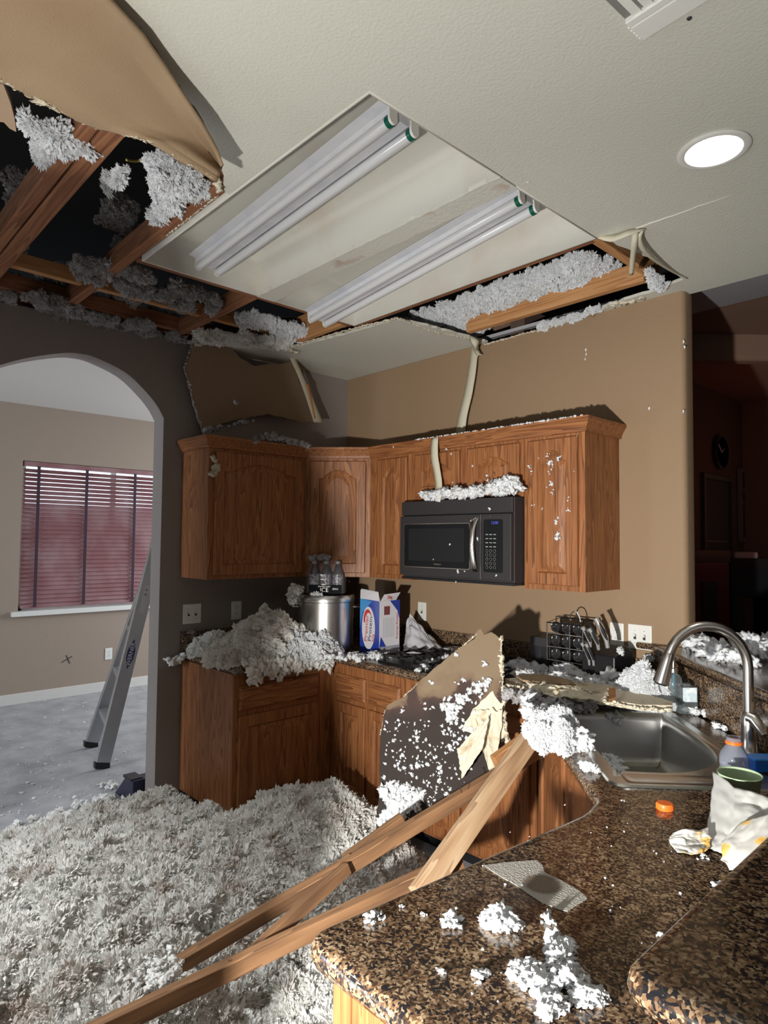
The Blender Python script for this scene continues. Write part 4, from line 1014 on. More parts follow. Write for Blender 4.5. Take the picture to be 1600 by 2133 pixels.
base('oak base cabinet with narrow doors right of the inner corner', (0.607, -0.60, 0), X, ny, 0.62, 0.595, [(0.055, 0.315), (0.345, 0.59)])
base('oak base cabinet behind the leaning drywall, below the cooktop', (1.23, -0.60, 0), X, ny, 0.80, 0.595, [(0.03, 0.38), (0.42, 0.77)])
# diagonal sink base
s0 = Vector((2.06, -0.62, 0)); s1 = Vector((2.83, -1.43, 0)); su = (s1-s0).normalized(); sn = Vector((su.y, -su.x, 0)); sw = (s1-s0).length
if sn.dot(Vector((-1, -1, 0))) < 0: sn = -sn
t = thing('sink_cabinet', 'diagonal oak sink cabinet with two tall doors behind the leaning timber', 'cabinet', (s0+s1)/2)
F0 = Vector((s0.x, s0.y, 0.09))
mb = MB(); mb.prism([F0, Vector((s1.x, s1.y, 0.09)), Vector((3.24, -1.43, 0.09)), Vector((3.24, -1.10, 0.09)), Vector((2.30, -0.06, 0.09)), Vector((2.06, -0.06, 0.09))], (0, 0, 0.12)); mb.build('plinth', M['oak_v'], t)
mb = MB(); mb.obox(F0, su*sw, Zv*(BC-0.09), -sn*0.018); mb.build('front', M['oak_v'], t)
face_frame(t, F0 + sn*0.001, su, sn, sw, BC-0.09, [(0.10, 0.03, 0.52, 0.70), (0.60, 0.03, 1.02, 0.70)])
for a in (0.09, 0.585):
    door('door', F0 + su*a + Zv*0.018 + sn*0.007, su, sn, 0.445, 0.70, t, rise=0)
# peninsula
pn = thing('peninsula_cabinet', 'oak peninsula cabinet with a pale lit end panel at the bottom', 'cabinet', (3.02, -1.9, 0))
MB().box((2.835, -2.325, 0.09), (3.285, -1.46, BC)).build('body', M['oak_v'], pn)
MB().box((2.815, -2.340, 0.0), (3.285, -2.326, BC)).build('end_panel', M['oak_v'], pn, bevel=0.002)
MB().box((2.790, -2.345, 0.0), (2.834, -2.300, BC)).build('corner_post', M['oak_v'], pn, bevel=0.003)
MB().box((2.90, -2.30, 0.0), (3.28, -1.46, 0.09)).build('toe_kick', M['black'], pn)
for k in range(2):
    door('door', Vector((2.834, -1.52 - 0.38*k, 0.11)), -Y, -X, 0.36, 0.70, pn, rise=0)

# ------------------------------------------------------------------ countertop, sink cut-out
E1 = Vector((0.6895, -0.7243, 0)); E2 = Vector((0.7243, 0.6895, 0))
K0 = Vector((2.50, -1.074, 0))                     # left end of the front rim line
def K(a, b): return (K0 + E1*a + E2*b)
sink_hole = [tuple(K(a, b))[:2] for a, b in round_corners([(-0.42, 0.035), (0.355, 0.035), (0.355, 0.44), (-0.42, 0.44)], 0.05, 4)]
ctr = [(0.0, 0.0), (0.0, -1.275), (0.655, -1.275), (0.655, -0.66), (2.02, -0.66), (2.775, -1.455), (2.797, -1.56), (2.735, -2.375), (3.295, -2.375), (3.295, -1.055), (2.24, 0.0)]
rad = [0, 0, 0.03, 0.02, 0.02, 0.03, 0.03, 0.055, 0.0, 0, 0]
cpts = []
for k, p_ in enumerate(ctr):
    cpts += round_corners([ctr[k-1], p_, ctr[(k+1) % len(ctr)]], [0, rad[k], 0], 6)[1:-1] if rad[k] > 0 else [p_]
ct = thing('countertop', 'brown speckled granite countertop running round the kitchen to the peninsula', 'countertop', (2.4, -1.0, 0.87))
slab(cpts, CT-0.045, CT, 0.021, [sink_hole]).build('slab', M['granite'], ct, smooth=50)
MB().box((0.024, -0.022, CT), (2.235, -0.001, 1.008)).build('backsplash', M['granite'], ct, bevel=0.003)
MB().box((0.001, -1.27, CT), (0.022, -0.001, 1.008)).build('backsplash', M['granite'], ct, bevel=0.003)
# raised bar: knee wall clad in granite, then bar top
kw = thing('raised_bar', 'raised granite bar top behind the sink turning along the peninsula', 'countertop', (3.3, -1.0, 0))
inner = [(2.26, -0.005), (3.300, -1.045), (3.300, -2.26)]
wallp = [(2.275, -0.002), (3.315, -1.04), (3.315, -2.245), (3.43, -2.245), (3.43, -0.99), (2.44, -0.002)]
MB().prism([(x, y, 0.0) for x, y in wallp], (0, 0, BT-0.04)).build('knee_wall', M['wall'], kw)
MB().prism([(2.262, -0.004, CT), (3.300, -1.042, CT), (3.300, -2.24, CT), (3.314, -2.24, CT), (3.314, -1.037, CT), (2.274, 0.003, CT)], (0, 0, BT-0.04-CT)).build('granite_splash', M['granite'], kw)
MB().box((3.325, -2.262, 0.0), (3.50, -2.246, BT-0.04)).build('end_panel', M['oak_v'], kw)
MB().box((3.301, -2.270, 0.0), (3.326, -2.240, BT-0.04)).build('corner_post', M['oak_v'], kw)
bar = [(2.236, -0.003), (2.436, -0.003), (2.436, 0.123), (2.40, 0.40), (2.60, 0.44), (3.78, -0.82), (3.80, -2.34), (3.302, -2.34), (3.292, -1.045), (2.30, -0.065)]
bar = [(2.300, -0.065), (2.36, -0.004), (2.434, -0.004), (2.434, 0.125), (2.36, 0.36), (2.60, 0.44), (3.70, -0.82), (3.72, -2.35), (3.288, -2.35), (3.292, -1.050)]
bar = list(reversed(bar)); rb = [0.0, 0.045, 0.03, 0.05, 0.05, 0.02, 0, 0, 0, 0.0]
bp_ = []
for k, p_ in enumerate(bar):
    bp_ += round_corners([bar[k-1], p_, bar[(k+1) % len(bar)]], [0, rb[k], 0], 6)[1:-1] if rb[k] > 0 else [p_]
# keep it counter-clockwise
ar = sum(bp_[k-1][0]*bp_[k][1]-bp_[k][0]*bp_[k-1][1] for k in range(len(bp_)))
if ar < 0: bp_.reverse()
slab(bp_, BT-0.04, BT, 0.019).build('bar_top', M['granite'], kw, smooth=50)
# the rounded tongue of the bar top against the wall end
mb = slab(round_corners([(2.20, -0.035), (2.34, -0.035), (2.34, -0.002), (2.20, -0.002)], 0.014, 4), BT-0.028, BT, 0.010); mb.build('bar_nose', M['granite'], kw, smooth=50)

# ------------------------------------------------------------------ sink
sk = thing('kitchen_sink', 'stainless steel corner sink with insulation in its bowl', 'sink', K(0, 0.25) + Zv*0.8)
rim_o = round_corners([(-0.45, 0.0), (0.385, 0.0), (0.385, 0.47), (-0.45, 0.47)], 0.05, 5)
bowl = []
bw = [(-0.40, 0.045), (0.235, 0.045), (0.262, 0.075), (0.268, 0.20), (0.235, 0.30), (0.15, 0.385), (0.0, 0.425), (-0.25, 0.43), (-0.38, 0.42), (-0.405, 0.39)]
bowl = [p[:2] for p in catmull([(*p, 0) for p in bw + [bw[0]]], 4)][:-1]
def kz(l, z): return [Vector((*K(a, b)[:2], z)) for a, b in l]
mb = MB(); A = mb.loop(kz(rim_o, CT+0.001)); B = mb.loop(kz(shrink(rim_o, 0.004), CT+0.007)); C1 = mb.loop(kz(shrink(rim_o, 0.022), CT+0.0055))
D1 = mb.loop(kz(bowl, CT+0.004)); mb.bridge(A, B); mb.bridge(B, C1); mb.cap([C1, D1])
prev = D1
for ins, z in ((0.006, CT-0.004), (0.010, CT-0.03), (0.016, CT-0.16), (0.03, CT-0.185), (0.06, CT-0.195)):
    nxt = mb.loop(kz(shrink(bowl, ins), z)); mb.bridge(prev, nxt); prev = nxt
mb.cap([prev]); mb.build('bowl', M['steel'], sk, smooth=45)
# shallow recessed ledge right of the bowl
led = round_corners([(0.285, 0.05), (0.36, 0.05), (0.36, 0.40), (0.285, 0.40)], 0.02, 4)
mb = MB(); A = mb.loop(kz(led, CT+0.0062)); B = mb.loop(kz(shrink(led, 0.006), CT+0.0075)); C1 = mb.loop(kz(shrink(led, 0.012), CT+0.006)); mb.bridge(A, B); mb.bridge(B, C1); mb.cap([C1]); mb.build('ledge', M['steel'], sk, smooth=40)
MB().lathe([(0.04, 0.004), (0.03, 0.002), (0.012, 0.0), (0.001, 0)], K(-0.08, 0.24) + Zv*(CT-0.196), n=20, cap0=False).build('drain', M['nickel'], sk, smooth=50)

# ------------------------------------------------------------------ faucet
fb = atZ(1561, 1568, CT+0.008)
fa = thing('faucet', 'tall brushed nickel gooseneck faucet with a pull-down spray head', 'faucet', fb)
mb = MB(); mb.lathe([(0.030, 0.0), (0.031, 0.004), (0.026, 0.010), (0.024, 0.05), (0.025, 0.085), (0.0235, 0.115), (0.018, 0.125), (0.016, 0.130)], fb, n=24); mb.build('base', M['nickel'], fa, smooth=50)
# plane of the neck: through the base, leaning towards the basin
tgt = atZ(1376, 1424, CT+0.205); tgt = atP(1376, 1424, fb + Vector((-0.15, -0.13, 0)), Vector((1, -0.9, 0)))
hd = Vector((tgt.x-fb.x, tgt.y-fb.y, 0)); reach = hd.length; hd.normalize()
R_ = reach*0.46; zt_ = fb.z + 0.265; path = [fb + Zv*0.12, fb + Zv*0.19]
for k in range(15):
    a = PI*k/14*0.90; path.append(fb + hd*(R_ - R_*math.cos(a)) + Zv*(zt_-fb.z + R_*1.05*math.sin(a)))
lastp, dirp = path[-1], (path[-1]-path[-2]).normalized()
mb = MB(); mb.tube(path, 0.0155, 18); mb.build('gooseneck', M['nickel'], fa, smooth=60)
endp = tgt; dirp = (endp-lastp); Ls = dirp.length
mb = MB(); mb.lathe([(0.0165, -0.003), (0.0175, 0.0), (0.018, Ls*0.25), (0.024, Ls*0.85), (0.025, Ls*0.97), (0.021, Ls)], lastp, dirp, 22); sh = mb.build('spray_head', M['nickel'], fa, smooth=50)
MB().lathe([(0.019, Ls), (0.017, Ls+0.003)], lastp, dirp, 20).build('spray_face', M['black'], sh)
h0 = fb + Zv*0.085; h1 = atT(1592, 1528, (h0-CAM).dot(CF)-0.06)
mb = MB(); mb.tube([h0 + Vector((0.0, -0.01, 0.03)), h0.lerp(h1, 0.35) + Zv*0.028, h0.lerp(h1, 0.75) + Zv*0.01, h1 + Zv*-0.006], [0.018, 0.020, 0.017, 0.009], 12); mb.build('lever', M['nickel'], fa, smooth=60)

# ================================================================== INSULATION HEAPS
def heap(name, label, c, rx, ry, h, ang=0, mt='fluff', seed=0, rmin=0.005, rmax=0.019, dens=9500, n=22, sharp=1.0, cat='insulation'):
    c = Vector(c); mb = MB(); ca, sa = math.cos(ang), math.sin(ang); nt_ = 40
    def f(u, v):
        th = 2*PI*u; s = v; k = 1 + 0.28*nz(math.cos(th)*1.6+seed, math.sin(th)*1.6, seed) + 0.12*nz(math.cos(th)*5, math.sin(th)*5, seed)
        x, y = rx*s*k*math.cos(th), ry*s*k*math.sin(th); X_, Y_ = x*ca-y*sa, x*sa+y*ca
        z = h*max(0, 1-s**2.2)**0.8; z *= 1 + 0.5*nz(X_*14+seed, Y_*14, 2.2) + 0.4*nz(X_*30+seed, Y_*30, 4.2); z += 0.003
        return c + Vector((X_, Y_, z))
    mb.grid(f, nt_, n); o = mb.build(name, M[mt], smooth=180); o['kind'] = 'stuff'
    fluff(o, rmin, rmax, dens, mt, seed % 4); return tag(o, label, cat, kind='stuff')

# the great heap on the kitchen floor
fpoly = [(-0.6, -2.95), (-0.15, -2.52), (0.05, -2.20), (0.10, -1.98), (0.12, -1.68), (-0.10, -1.47), (0.015, -1.41), (0.02, -1.30), (0.60, -1.27), (0.64, -0.95), (0.70, -0.68), (1.05, -0.66), (1.40, -0.72), (1.75, -0.80), (2.05, -0.85), (2.45, -1.20), (2.75, -1.60), (2.76, -3.3), (-0.6, -3.5)]
def pin(x, y, q2):
    c = False; j = len(q2)-1
    for i in range(len(q2)):
        xi, yi = q2[i]; xj, yj = q2[j]
        if (yi > y) != (yj > y) and x < (xj-xi)*(y-yi)/(yj-yi)+xi: c = not c
        j = i
    return c
def pdist(x, y, q2):
    d = 9
    for i in range(len(q2)):
        ax, ay = q2[i]; bx, by = q2[(i+1) % len(q2)]; L = (bx-ax)**2+(by-ay)**2+1e-12
        t = max(0, min(1, ((x-ax)*(bx-ax)+(y-ay)*(by-ay))/L)); d = min(d, math.hypot(x-ax-t*(bx-ax), y-ay-t*(by-ay)))
    return d
def hfloor(x, y):
    g = lambda cx, cy, s, a: a*math.exp(-((x-cx)**2+(y-cy)**2)/(2*s*s))
    h = 0.075 + g(1.02, -1.05, 0.20, 0.15) + g(1.25, -1.15, 0.20, 0.10) + g(0.25, -1.75, 0.35, 0.05) + g(1.0, -1.9, 0.45, 0.12) + g(1.2, -2.7, 0.5, 0.12)
    h -= 0.13/(1+math.exp(-(x-1.62)*9)) * (1 if y > -2.2 else 0.8)
    h = max(h, 0.02)
    h += 0.045*nz(x*4.5, y*4.5, 1.0) + 0.05 - 0.11*abs(nz(x*7, y*7, 4.0)) - 0.07*abs(nz(x*16, y*16, 7.0)) + 0.03*nz(x*30, y*30, 2.0)
    d = pdist(x, y, fpoly); h *= min(1, d/0.16)**0.7
    return max(0.004, h)
mb = MB(); idx = {}; st = 0.028
for i in range(int(3.6/st)):
    for j in range(int(3.0/st)):
        x, y = -0.8+i*st, -3.5+j*st
        if pin(x, y, fpoly):
            idx[i, j] = len(mb.v); mb.v.append((x, y, hfloor(x, y)))
for (i, j) in list(idx):
    if (i+1, j) in idx and (i, j+1) in idx and (i+1, j+1) in idx: mb.f.append((idx[i, j], idx[i+1, j], idx[i+1, j+1], idx[i, j+1]))
pile = mb.build('insulation_heap', M['fluff'], smooth=180); fluff(pile, 0.006, 0.024, 9500, 'fluff', 1)
tag(pile, 'great heap of white loose insulation covering the kitchen floor', 'insulation', kind='stuff')
# fringe thinning out towards the dining room, and crumbs over its floor
rs = np.random.RandomState(5); sp = []
for px, py, R_, n_ in ((30, 1760, .16, 40), (95, 1735, .14, 34), (150, 1700, .12, 30), (195, 1680, .10, 26), (175, 1735, .14, 40), (240, 1690, .12, 36), (230, 1640, .05, 10), (270, 1655, .08, 14), (110, 1720, .10, 20), (205, 1665, .06, 12)):
    c = atZ(px, py, 0)
    for k in range(n_):
        r = rs.uniform(0.008, 0.024); sp.append((c.x + rs.normal()*R_*0.6, c.y + rs.normal()*R_*0.5, r*0.5, r))
sp = [q for q in sp if not (-0.15 < q[0] < 0.66 and q[1] > -1.42)]
tag(tufts('insulation_fringe', sp, M['fluff'], seed=6), 'ragged fringe of insulation scattered where the heap meets the dining floor', 'insulation', kind='stuff')
sp = []
for k in range(520):
    px, py = rs.uniform(-40, 335), rs.uniform(1435, 1700)
    c = atZ(px, py, 0); r = rs.uniform(0.002, 0.010)*(1.3 if rs.rand() < 0.15 else 0.8)
    if c.x < -3.1 or (c.x > -0.15 and c.y > -1.43): continue
    sp.append((c.x, c.y, r*0.4, r))
tag(tufts('insulation_crumbs', sp, M['fluff_w'], small=True, squash=0.6, seed=8), 'tiny white insulation crumbs strewn over the grey dining floor', 'insulation', kind='stuff')

heap('insulation_heap', 'tall heap of insulation piled on the left counter beside the stockpot', (0.40, -0.93, CT), 0.24, 0.27, 0.185, 0.2, 'fluff', 3, n=24)
heap('insulation_heap', 'low trailing end of the counter heap below the double switch plate', (0.46, -1.12, CT), 0.20, 0.19, 0.095, 0, 'fluff', 4)
heap('insulation_heap', 'white front slope of insulation spilling over the left counter edge', (0.58, -0.80, CT), 0.13, 0.22, 0.085, -0.2, 'fluff_w', 6)
# lumps over the surface of the counter heap
sp = []
for k in range(170):
    a, s_ = rs.uniform(0, 2*PI), rs.rand()**0.55; x, y = 0.42 + 0.24*s_*math.cos(a), -0.93 + 0.30*s_*math.sin(a)
    sp.append((x, y, CT + 0.185*max(0, 1-s_**2.2)**0.8 + rs.uniform(-.005, .02), rs.uniform(0.014, 0.034)))
tag(tufts('insulation_lumps', sp, M['fluff'], seed=19, squash=0.9), 'coarse lumps of insulation forming the surface of the counter heap', 'insulation', kind='stuff')
# lumps drooping over the counter edge
sp = []
for k in range(90):
    y = rs.uniform(-1.24, -0.66); r = rs.uniform(0.010, 0.026)
    sp.append((0.665 + rs.uniform(-0.01, 0.025), y, CT + rs.uniform(-0.055, 0.03)*(1 if rs.rand() < 0.7 else 1.4), r))
tag(tufts('insulation_fringe', sp, M['fluff'], seed=12, squash=1.3), 'ragged insulation drooping over the front edge of the left counter', 'insulation', kind='stuff')
def line_tufts(name, label, pts, r0, r1, mt, n, spread, seed, up=0.5):
    rs_ = np.random.RandomState(seed); sp = []; pts = [Vector(p) for p in pts]
    for k in range(n):
        t = rs_.uniform(0, len(pts)-1.001); i = int(t); p = pts[i].lerp(pts[i+1], t-i); r = rs_.uniform(r0, r1)
        sp.append((p.x + rs_.normal()*spread, p.y + rs_.normal()*spread*0.7, p.z + r*up + abs(rs_.normal())*spread*0.5, r))
    return tag(tufts(name, sp, M[mt], seed=seed, squash=0.85), label, 'insulation', kind='stuff')
heap('insulation_heap', 'thin tail of the counter heap reaching the wall at the counter end', (0.20, -1.13, CT), 0.19, 0.13, 0.085, 0.1, 'fluff', 9)
line_tufts('insulation_wisp', 'lone wisps of insulation clinging left of the counter heap', [atX(352, 1378, .03), atX(362, 1388, .05), atX(378, 1372, .08)], 0.010, 0.020, 'fluff', 22, 0.014, 21)
line_tufts('insulation_wisp', 'small wisp of insulation clinging to the shadowed wall under the switch plate', [(0.01, -1.23, 0.99), (0.01, -1.21, 0.985)], 0.010, 0.018, 'fluff_g', 5, 0.008, 22)
line_tufts('insulation_row', 'row of white insulation along the counter in front of the stockpot and carton', [atZ(650, 1372, CT), atZ(700, 1374, CT), atZ(760, 1374, CT), atZ(815, 1372, CT)], 0.011, 0.024, 'fluff_w', 70, 0.022, 23)
line_tufts('insulation_row', 'white insulation caught behind the top edge of the leaning drywall', [atZ(872, 1400, CT), atZ(920, 1385, CT), atZ(960, 1365, CT+.01)], 0.012, 0.024, 'fluff_w', 36, 0.020, 24)
line_tufts('insulation_row', 'thick white insulation heaped along the top of the microwave', [(1.19, -0.42, 1.785), (1.35, -0.42, 1.792), (1.50, -0.42, 1.792), (1.62, -0.41, 1.80), (1.78, -0.40, 1.80)], 0.014, 0.030, 'fluff_w', 120, 0.017, 25, up=0.6)
line_tufts('insulation_row', 'taller peak of insulation at the right end of the microwave top', [(1.60, -0.40, 1.82), (1.70, -0.39, 1.835), (1.76, -0.40, 1.82)], 0.015, 0.030, 'fluff_w', 36, 0.016, 26)
line_tufts('insulation_row', 'dusty insulation lying on top of the left upper cabinet', [atX(525, 928, .345), atX(560, 915, .345), atX(600, 925, .345), atX(640, 935, .345)], 0.012, 0.024, 'fluff_g', 60, 0.016, 27)
line_tufts('insulation_row', 'grey wisps along the lower edge of the broken wall piece', [atX(425, 900, .2), atX(460, 895, .2), atX(528, 878, .2)], 0.008, 0.018, 'fluff_g', 32, 0.008, 28)
line_tufts('insulation_wisp', 'tattered insulation hanging from the top left corner of the wide cabinet door', [atX(448, 960, .36), atX(452, 985, .36), atX(438, 995, .36)], 0.009, 0.018, 'gyp', 16, 0.010, 29)
line_tufts('insulation_wisp', 'small tuft stuck to the shadowed wall left of the wide upper cabinet', [atX(385, 925, .01), atX(392, 935, .01)], 0.010, 0.016, 'fluff_g', 7, 0.010, 30)
line_tufts('insulation_wisp', 'small tuft on the face of the broken wall piece', [atX(490, 838, .15), atX(494, 848, .15)], 0.007, 0.013, 'fluff_g', 8, 0.006, 31)
line_tufts('insulation_heap', 'white insulation lying along the counter before the spice rack', [atZ(1052, 1405, CT), atZ(1110, 1410, CT), atZ(1170, 1420, CT), atZ(1230, 1432, CT), atZ(1290, 1445, CT)], 0.016, 0.040, 'fluff_w', 150, 0.030, 32)
heap('insulation_heap', 'mound of insulation on the counter between knife block and soap bottles', atZ(1345, 1468, CT), 0.13, 0.12, 0.135, 0, 'fluff_w', 7, rmin=0.004, rmax=0.012, dens=18000)
heap('insulation_heap', 'bright white insulation slumped over the counter edge left of the sink', atZ(1150, 1540, CT), 0.085, 0.16, 0.085, 0.75, 'fluff_w', 8, rmin=0.004, rmax=0.0095, dens=26000)
line_tufts('insulation_heap', 'white insulation sloping from the broken board down towards the sink corner', [atZ(1095, 1475, CT+.04), atZ(1125, 1500, CT+.03), atZ(1190, 1550, CT), atZ(1215, 1565, CT)], 0.014, 0.030, 'fluff_w', 60, 0.022, 33)
line_tufts('insulation_row', 'strip of insulation floating along the near side inside the sink bowl', [K(-0.20, 0.16)+Zv*(CT-.13), K(-0.08, 0.15)+Zv*(CT-.13), K(0.10, 0.16)+Zv*(CT-.135)], 0.010, 0.022, 'fluff_w', 60, 0.014, 34)
line_tufts('insulation_wisp', 'clump dangling from the broken board into the sink bowl', [atZ(1278, 1492, CT-.01), atZ(1285, 1512, CT-.05)], 0.008, 0.016, 'fluff_w', 14, 0.010, 35)
line_tufts('insulation_wisp', 'white clump on the counter just left of the sink corner', [atZ(1220, 1600, CT), atZ(1236, 1612, CT)], 0.008, 0.015, 'fluff_w', 14, 0.010, 36)
line_tufts('insulation_row', 'white insulation lying on the bar top seen through the faucet arch', [atZ(1425, 1335, BT), atZ(1455, 1352, BT), atZ(1490, 1368, BT), atZ(1530, 1388, BT)], 0.016, 0.036, 'fluff_w', 90, 0.030, 37)
line_tufts('insulation_row', 'white insulation lying on the bar top right of the faucet', [atZ(1545, 1372, BT), atZ(1575, 1365, BT), atZ(1610, 1360, BT), atZ(1650, 1372, BT)], 0.018, 0.040, 'fluff_w', 80, 0.034, 38)
line_tufts('insulation_wisp', 'white clump on the backsplash ledge between the wall plates and the faucet', [atY(1354, 1370, -0.03), atY(1352, 1380, -0.03)], 0.009, 0.015, 'fluff_w', 8, 0.008, 39)
line_tufts('insulation_wisp', 'white clump at the foot of the clear bottle behind the sink', [atZ(1430, 1486, CT), atZ(1462, 1492, CT)], 0.008, 0.016, 'fluff_w', 14, 0.012, 40)
line_tufts('insulation_wisp', 'white clump lying on the rear sink rim below the bar', [atZ(1488, 1510, CT), atZ(1515, 1523, CT)], 0.006, 0.014, 'fluff_w', 12, 0.008, 41)

# debris stuck to the upper cabinet door, crumbs on doors and microwave
sp = []
for px, py, n_, r in ((1140, 950, 6, .007), (1143, 968, 8, .010), (1146, 980, 5, .009), (1168, 952, 4, .008), (1147, 1010, 8, .009), (1150, 1028, 5, .007), (1104, 975, 6, .006), (1108, 985, 3, .006), (1160, 1085, 8, .008), (1161, 1118, 9, .011), (1183, 1040, 5, .006), (1184, 1063, 5, .006), (1130, 1060, 3, .005), (1112, 1052, 4, .005), (1195, 980, 2, .004), (1205, 905, 2, .005), (1122, 955, 4, .004)):
    c = atY(px, py, -0.352)
    for k in range(n_): sp.append((c.x + rs.normal()*r*0.9, c.y + rs.uniform(-.002, .001), c.z + rs.normal()*r*1.2, r*rs.uniform(0.3, 0.8)))
tag(tufts('stuck_debris', sp, M['fluff_w'], small=True, squash=1.1, seed=13), 'white debris stuck to the right upper cabinet door', 'debris', kind='stuff')
sp = []
for px, py, y in ((812, 929, -.36), (820, 930, -.36), (930, 935, -.352), (940, 945, -.352), (985, 970, -.352), (1015, 990, -.352), (1016, 1000, -.352), (943, 1005, -.352), (937, 1134, -.436), (903, 1165, -.436), (954, 1190, -.436), (950, 1212, -.436), (968, 1190, -.436), (1034, 1198, -.436), (1020, 1060, -.43), (1022, 1075, -.43), (995, 1122, -.44), (983, 1085, -.436)):
    c = atY(px, py, y); sp.append((c.x, c.y, c.z, rs.uniform(0.003, 0.008)))
tag(tufts('stuck_debris', sp, M['fluff_w'], small=True, seed=14, squash=1.3), 'white specks stuck to the microwave front and the doors above it', 'debris', kind='stuff')
sp = []
for k in range(220):
    t_ = rs.rand(); sp.append((lerp(1.05, 2.12, t_), -0.366 + rs.uniform(-.003, .004), UT+0.058, rs.uniform(0.002, 0.007)))
tag(tufts('stuck_debris', sp, M['fluff_w'], small=True, seed=15), 'thin line of white crumbs along the top of the crown moulding', 'debris', kind='stuff')

# separate tufts on the near counter
TG = None
for lab, px, py, R_, n_, sd in (
    ('tuft of insulation nearest the rounded counter corner', 780, 1915, 0.021, 14, 51),
    ('tiny crumb of insulation behind the leftmost counter tuft', 837, 1888, 0.008, 5, 52),
    ('small tuft second from the left on the near counter', 884, 1906, 0.009, 5, 53),
    ('elongated tuft in the middle left of the near counter', 938, 1924, 0.023, 14, 54),
    ('large upright tuft directly in front of the stained paper', 1045, 1925, 0.036, 36, 55),
    ('small winged tuft right of the large upright tuft', 1140, 1917, 0.018, 10, 56),
    ('small round tuft near the left front edge of the counter', 923, 2028, 0.010, 6, 57),
    ('squarish tuft at the front of the counter left of the big clump', 1003, 2035, 0.017, 12, 58),
    ('white tuft near the bar edge at the right of the counter', 1495, 1850, 0.018, 10, 59),
    ('small tuft touching the bar edge above its rounded corner', 1376, 1952, 0.011, 6, 60),
    ('tiny crumb right of the stained paper', 1272, 1900, 0.006, 4, 61),
    ('tiny crumb near the orange cap', 1297, 1668, 0.006, 4, 62),
    ('small white clump beside the crumpled greasy paper', 1466, 1786, 0.011, 6, 63)):
    tuft_on('insulation_tuft', lab, px, py, CT, R_, n=n_, seed=sd, group='insulation tufts on the near counter')
# the big clump with a tall arm
rs2 = np.random.RandomState(77); sp = []
for (px, py, R_, n_) in ((1170, 1975, .020, 16), (1165, 1995, .022, 16), (1178, 2025, .028, 22), (1170, 2060, .040, 40), (1100, 2030, .020, 14), (1080, 2035, .018, 12), (1225, 2085, .022, 16), (1255, 2090, .014, 8), (1150, 2105, .022, 14), (1130, 2070, .028, 18)):
    c = atZ(px, py, CT)
    for k in range(n_):
        a = rs2.uniform(0, 2*PI); d = R_*rs2.rand()**0.6; r = rs2.uniform(0.005, 0.013); sp.append((c.x+d*math.cos(a), c.y+d*math.sin(a), CT + r*0.6 + rs2.rand()*(R_-d)*0.7, r))
tag(tufts('insulation_tuft', sp, M['fluff_w'], seed=78), 'largest white clump on the near counter, with a tall arm pointing to the sink', 'insulation', 'insulation tufts on the near counter')
sp = []
for k in range(60):
    px, py = rs.uniform(900, 1480), rs.uniform(1660, 2120); c = atZ(px, py, CT)
    if c.x < 3.27: sp.append((c.x, c.y, CT+0.001, rs.uniform(0.0008, 0.0028)))
tag(tufts('insulation_crumbs', sp, M['fluff_w'], small=True, seed=16), 'tiny white crumbs scattered over the near counter', 'insulation', kind='stuff')

# ================================================================== DRYWALL CHUNK LEANING ON THE CABINETS
Pc = atT(930, 1500, 2.72); Nc = Vector((0.50, -0.84, 0.26)).normalized()
def cpt(px, py, d=0.0): return atP(px, py, Pc + Nc*d, Nc)
chunk = [(793, 1533), (797, 1500), (806, 1470), (842, 1450), (880, 1415), (925, 1375), (965, 1345), (990, 1330), (995, 1312), (1003, 1311), (1008, 1322), (1022, 1316), (1032, 1322), (1043, 1330), (1042, 1400), (1048, 1440), (1050, 1500), (1056, 1540), (1040, 1548), (1026, 1600), (1012, 1642), (930, 1690), (880, 1715), (835, 1730), (783, 1740), (785, 1700), (792, 1640), (790, 1580)]
m_, nt, b = nodes_mat('water_stained_drywall'); L = nt.links.new
tc = N(nt, 'ShaderNodeTexCoord'); sx = N(nt, 'ShaderNodeSeparateXYZ'); no = N(nt, 'ShaderNodeTexNoise'); no.inputs['Scale'].default_value = 7; no.inputs['Detail'].default_value = 6
ma = N(nt, 'ShaderNodeMath', operation='MULTIPLY_ADD'); ma.inputs[1].default_value = 0.55
cr = N(nt, 'ShaderNodeValToRGB'); e = cr.color_ramp.elements
e[0].position = 0.40; e[0].color = (0.020, 0.012, 0.009, 1); e[1].position = 0.62; e[1].color = (0.19, 0.135, 0.082, 1)
q = e.new(0.52); q.color = (0.050, 0.025, 0.019, 1); q = e.new(0.545); q.color = (0.15, 0.098, 0.058, 1)
ms = N(nt, 'ShaderNodeMath', operation='MULTIPLY_ADD'); ms.inputs[1].default_value = 0.9; ms.inputs[2].default_value = -0.68
mx = N(nt, 'ShaderNodeMath', operation='MULTIPLY_ADD'); mx.inputs[1].default_value = -0.28
L(tc.outputs['Object'], sx.inputs[0]); L(tc.outputs['Object'], no.inputs['Vector'])
L(sx.outputs['Z'], ms.inputs[0]); L(sx.outputs['X'], mx.inputs[0]); L(ms.outputs[0], mx.inputs[2]); L(no.outputs['Fac'], ma.inputs[0]); L(mx.outputs[0], ma.inputs[2])
of = N(nt, 'ShaderNodeMath', operation='ADD'); of.inputs[1].default_value = 0.47; L(ma.outputs[0], of.inputs[0]); L(of.outputs[0], cr.inputs['Fac']); L(cr.outputs['Color'], b.inputs['Base Color']); b.inputs['Roughness'].default_value = 0.8
M['chunk'] = m_
ck_t = thing('drywall_chunk', 'torn water-stained drywall slab leaning against the cabinets with insulation stuck to it', 'drywall', cpt(785, 1725))
front = jag([cpt(*q) for q in chunk], 0.006, 0.02, 21, closed=True, ax=Nc)
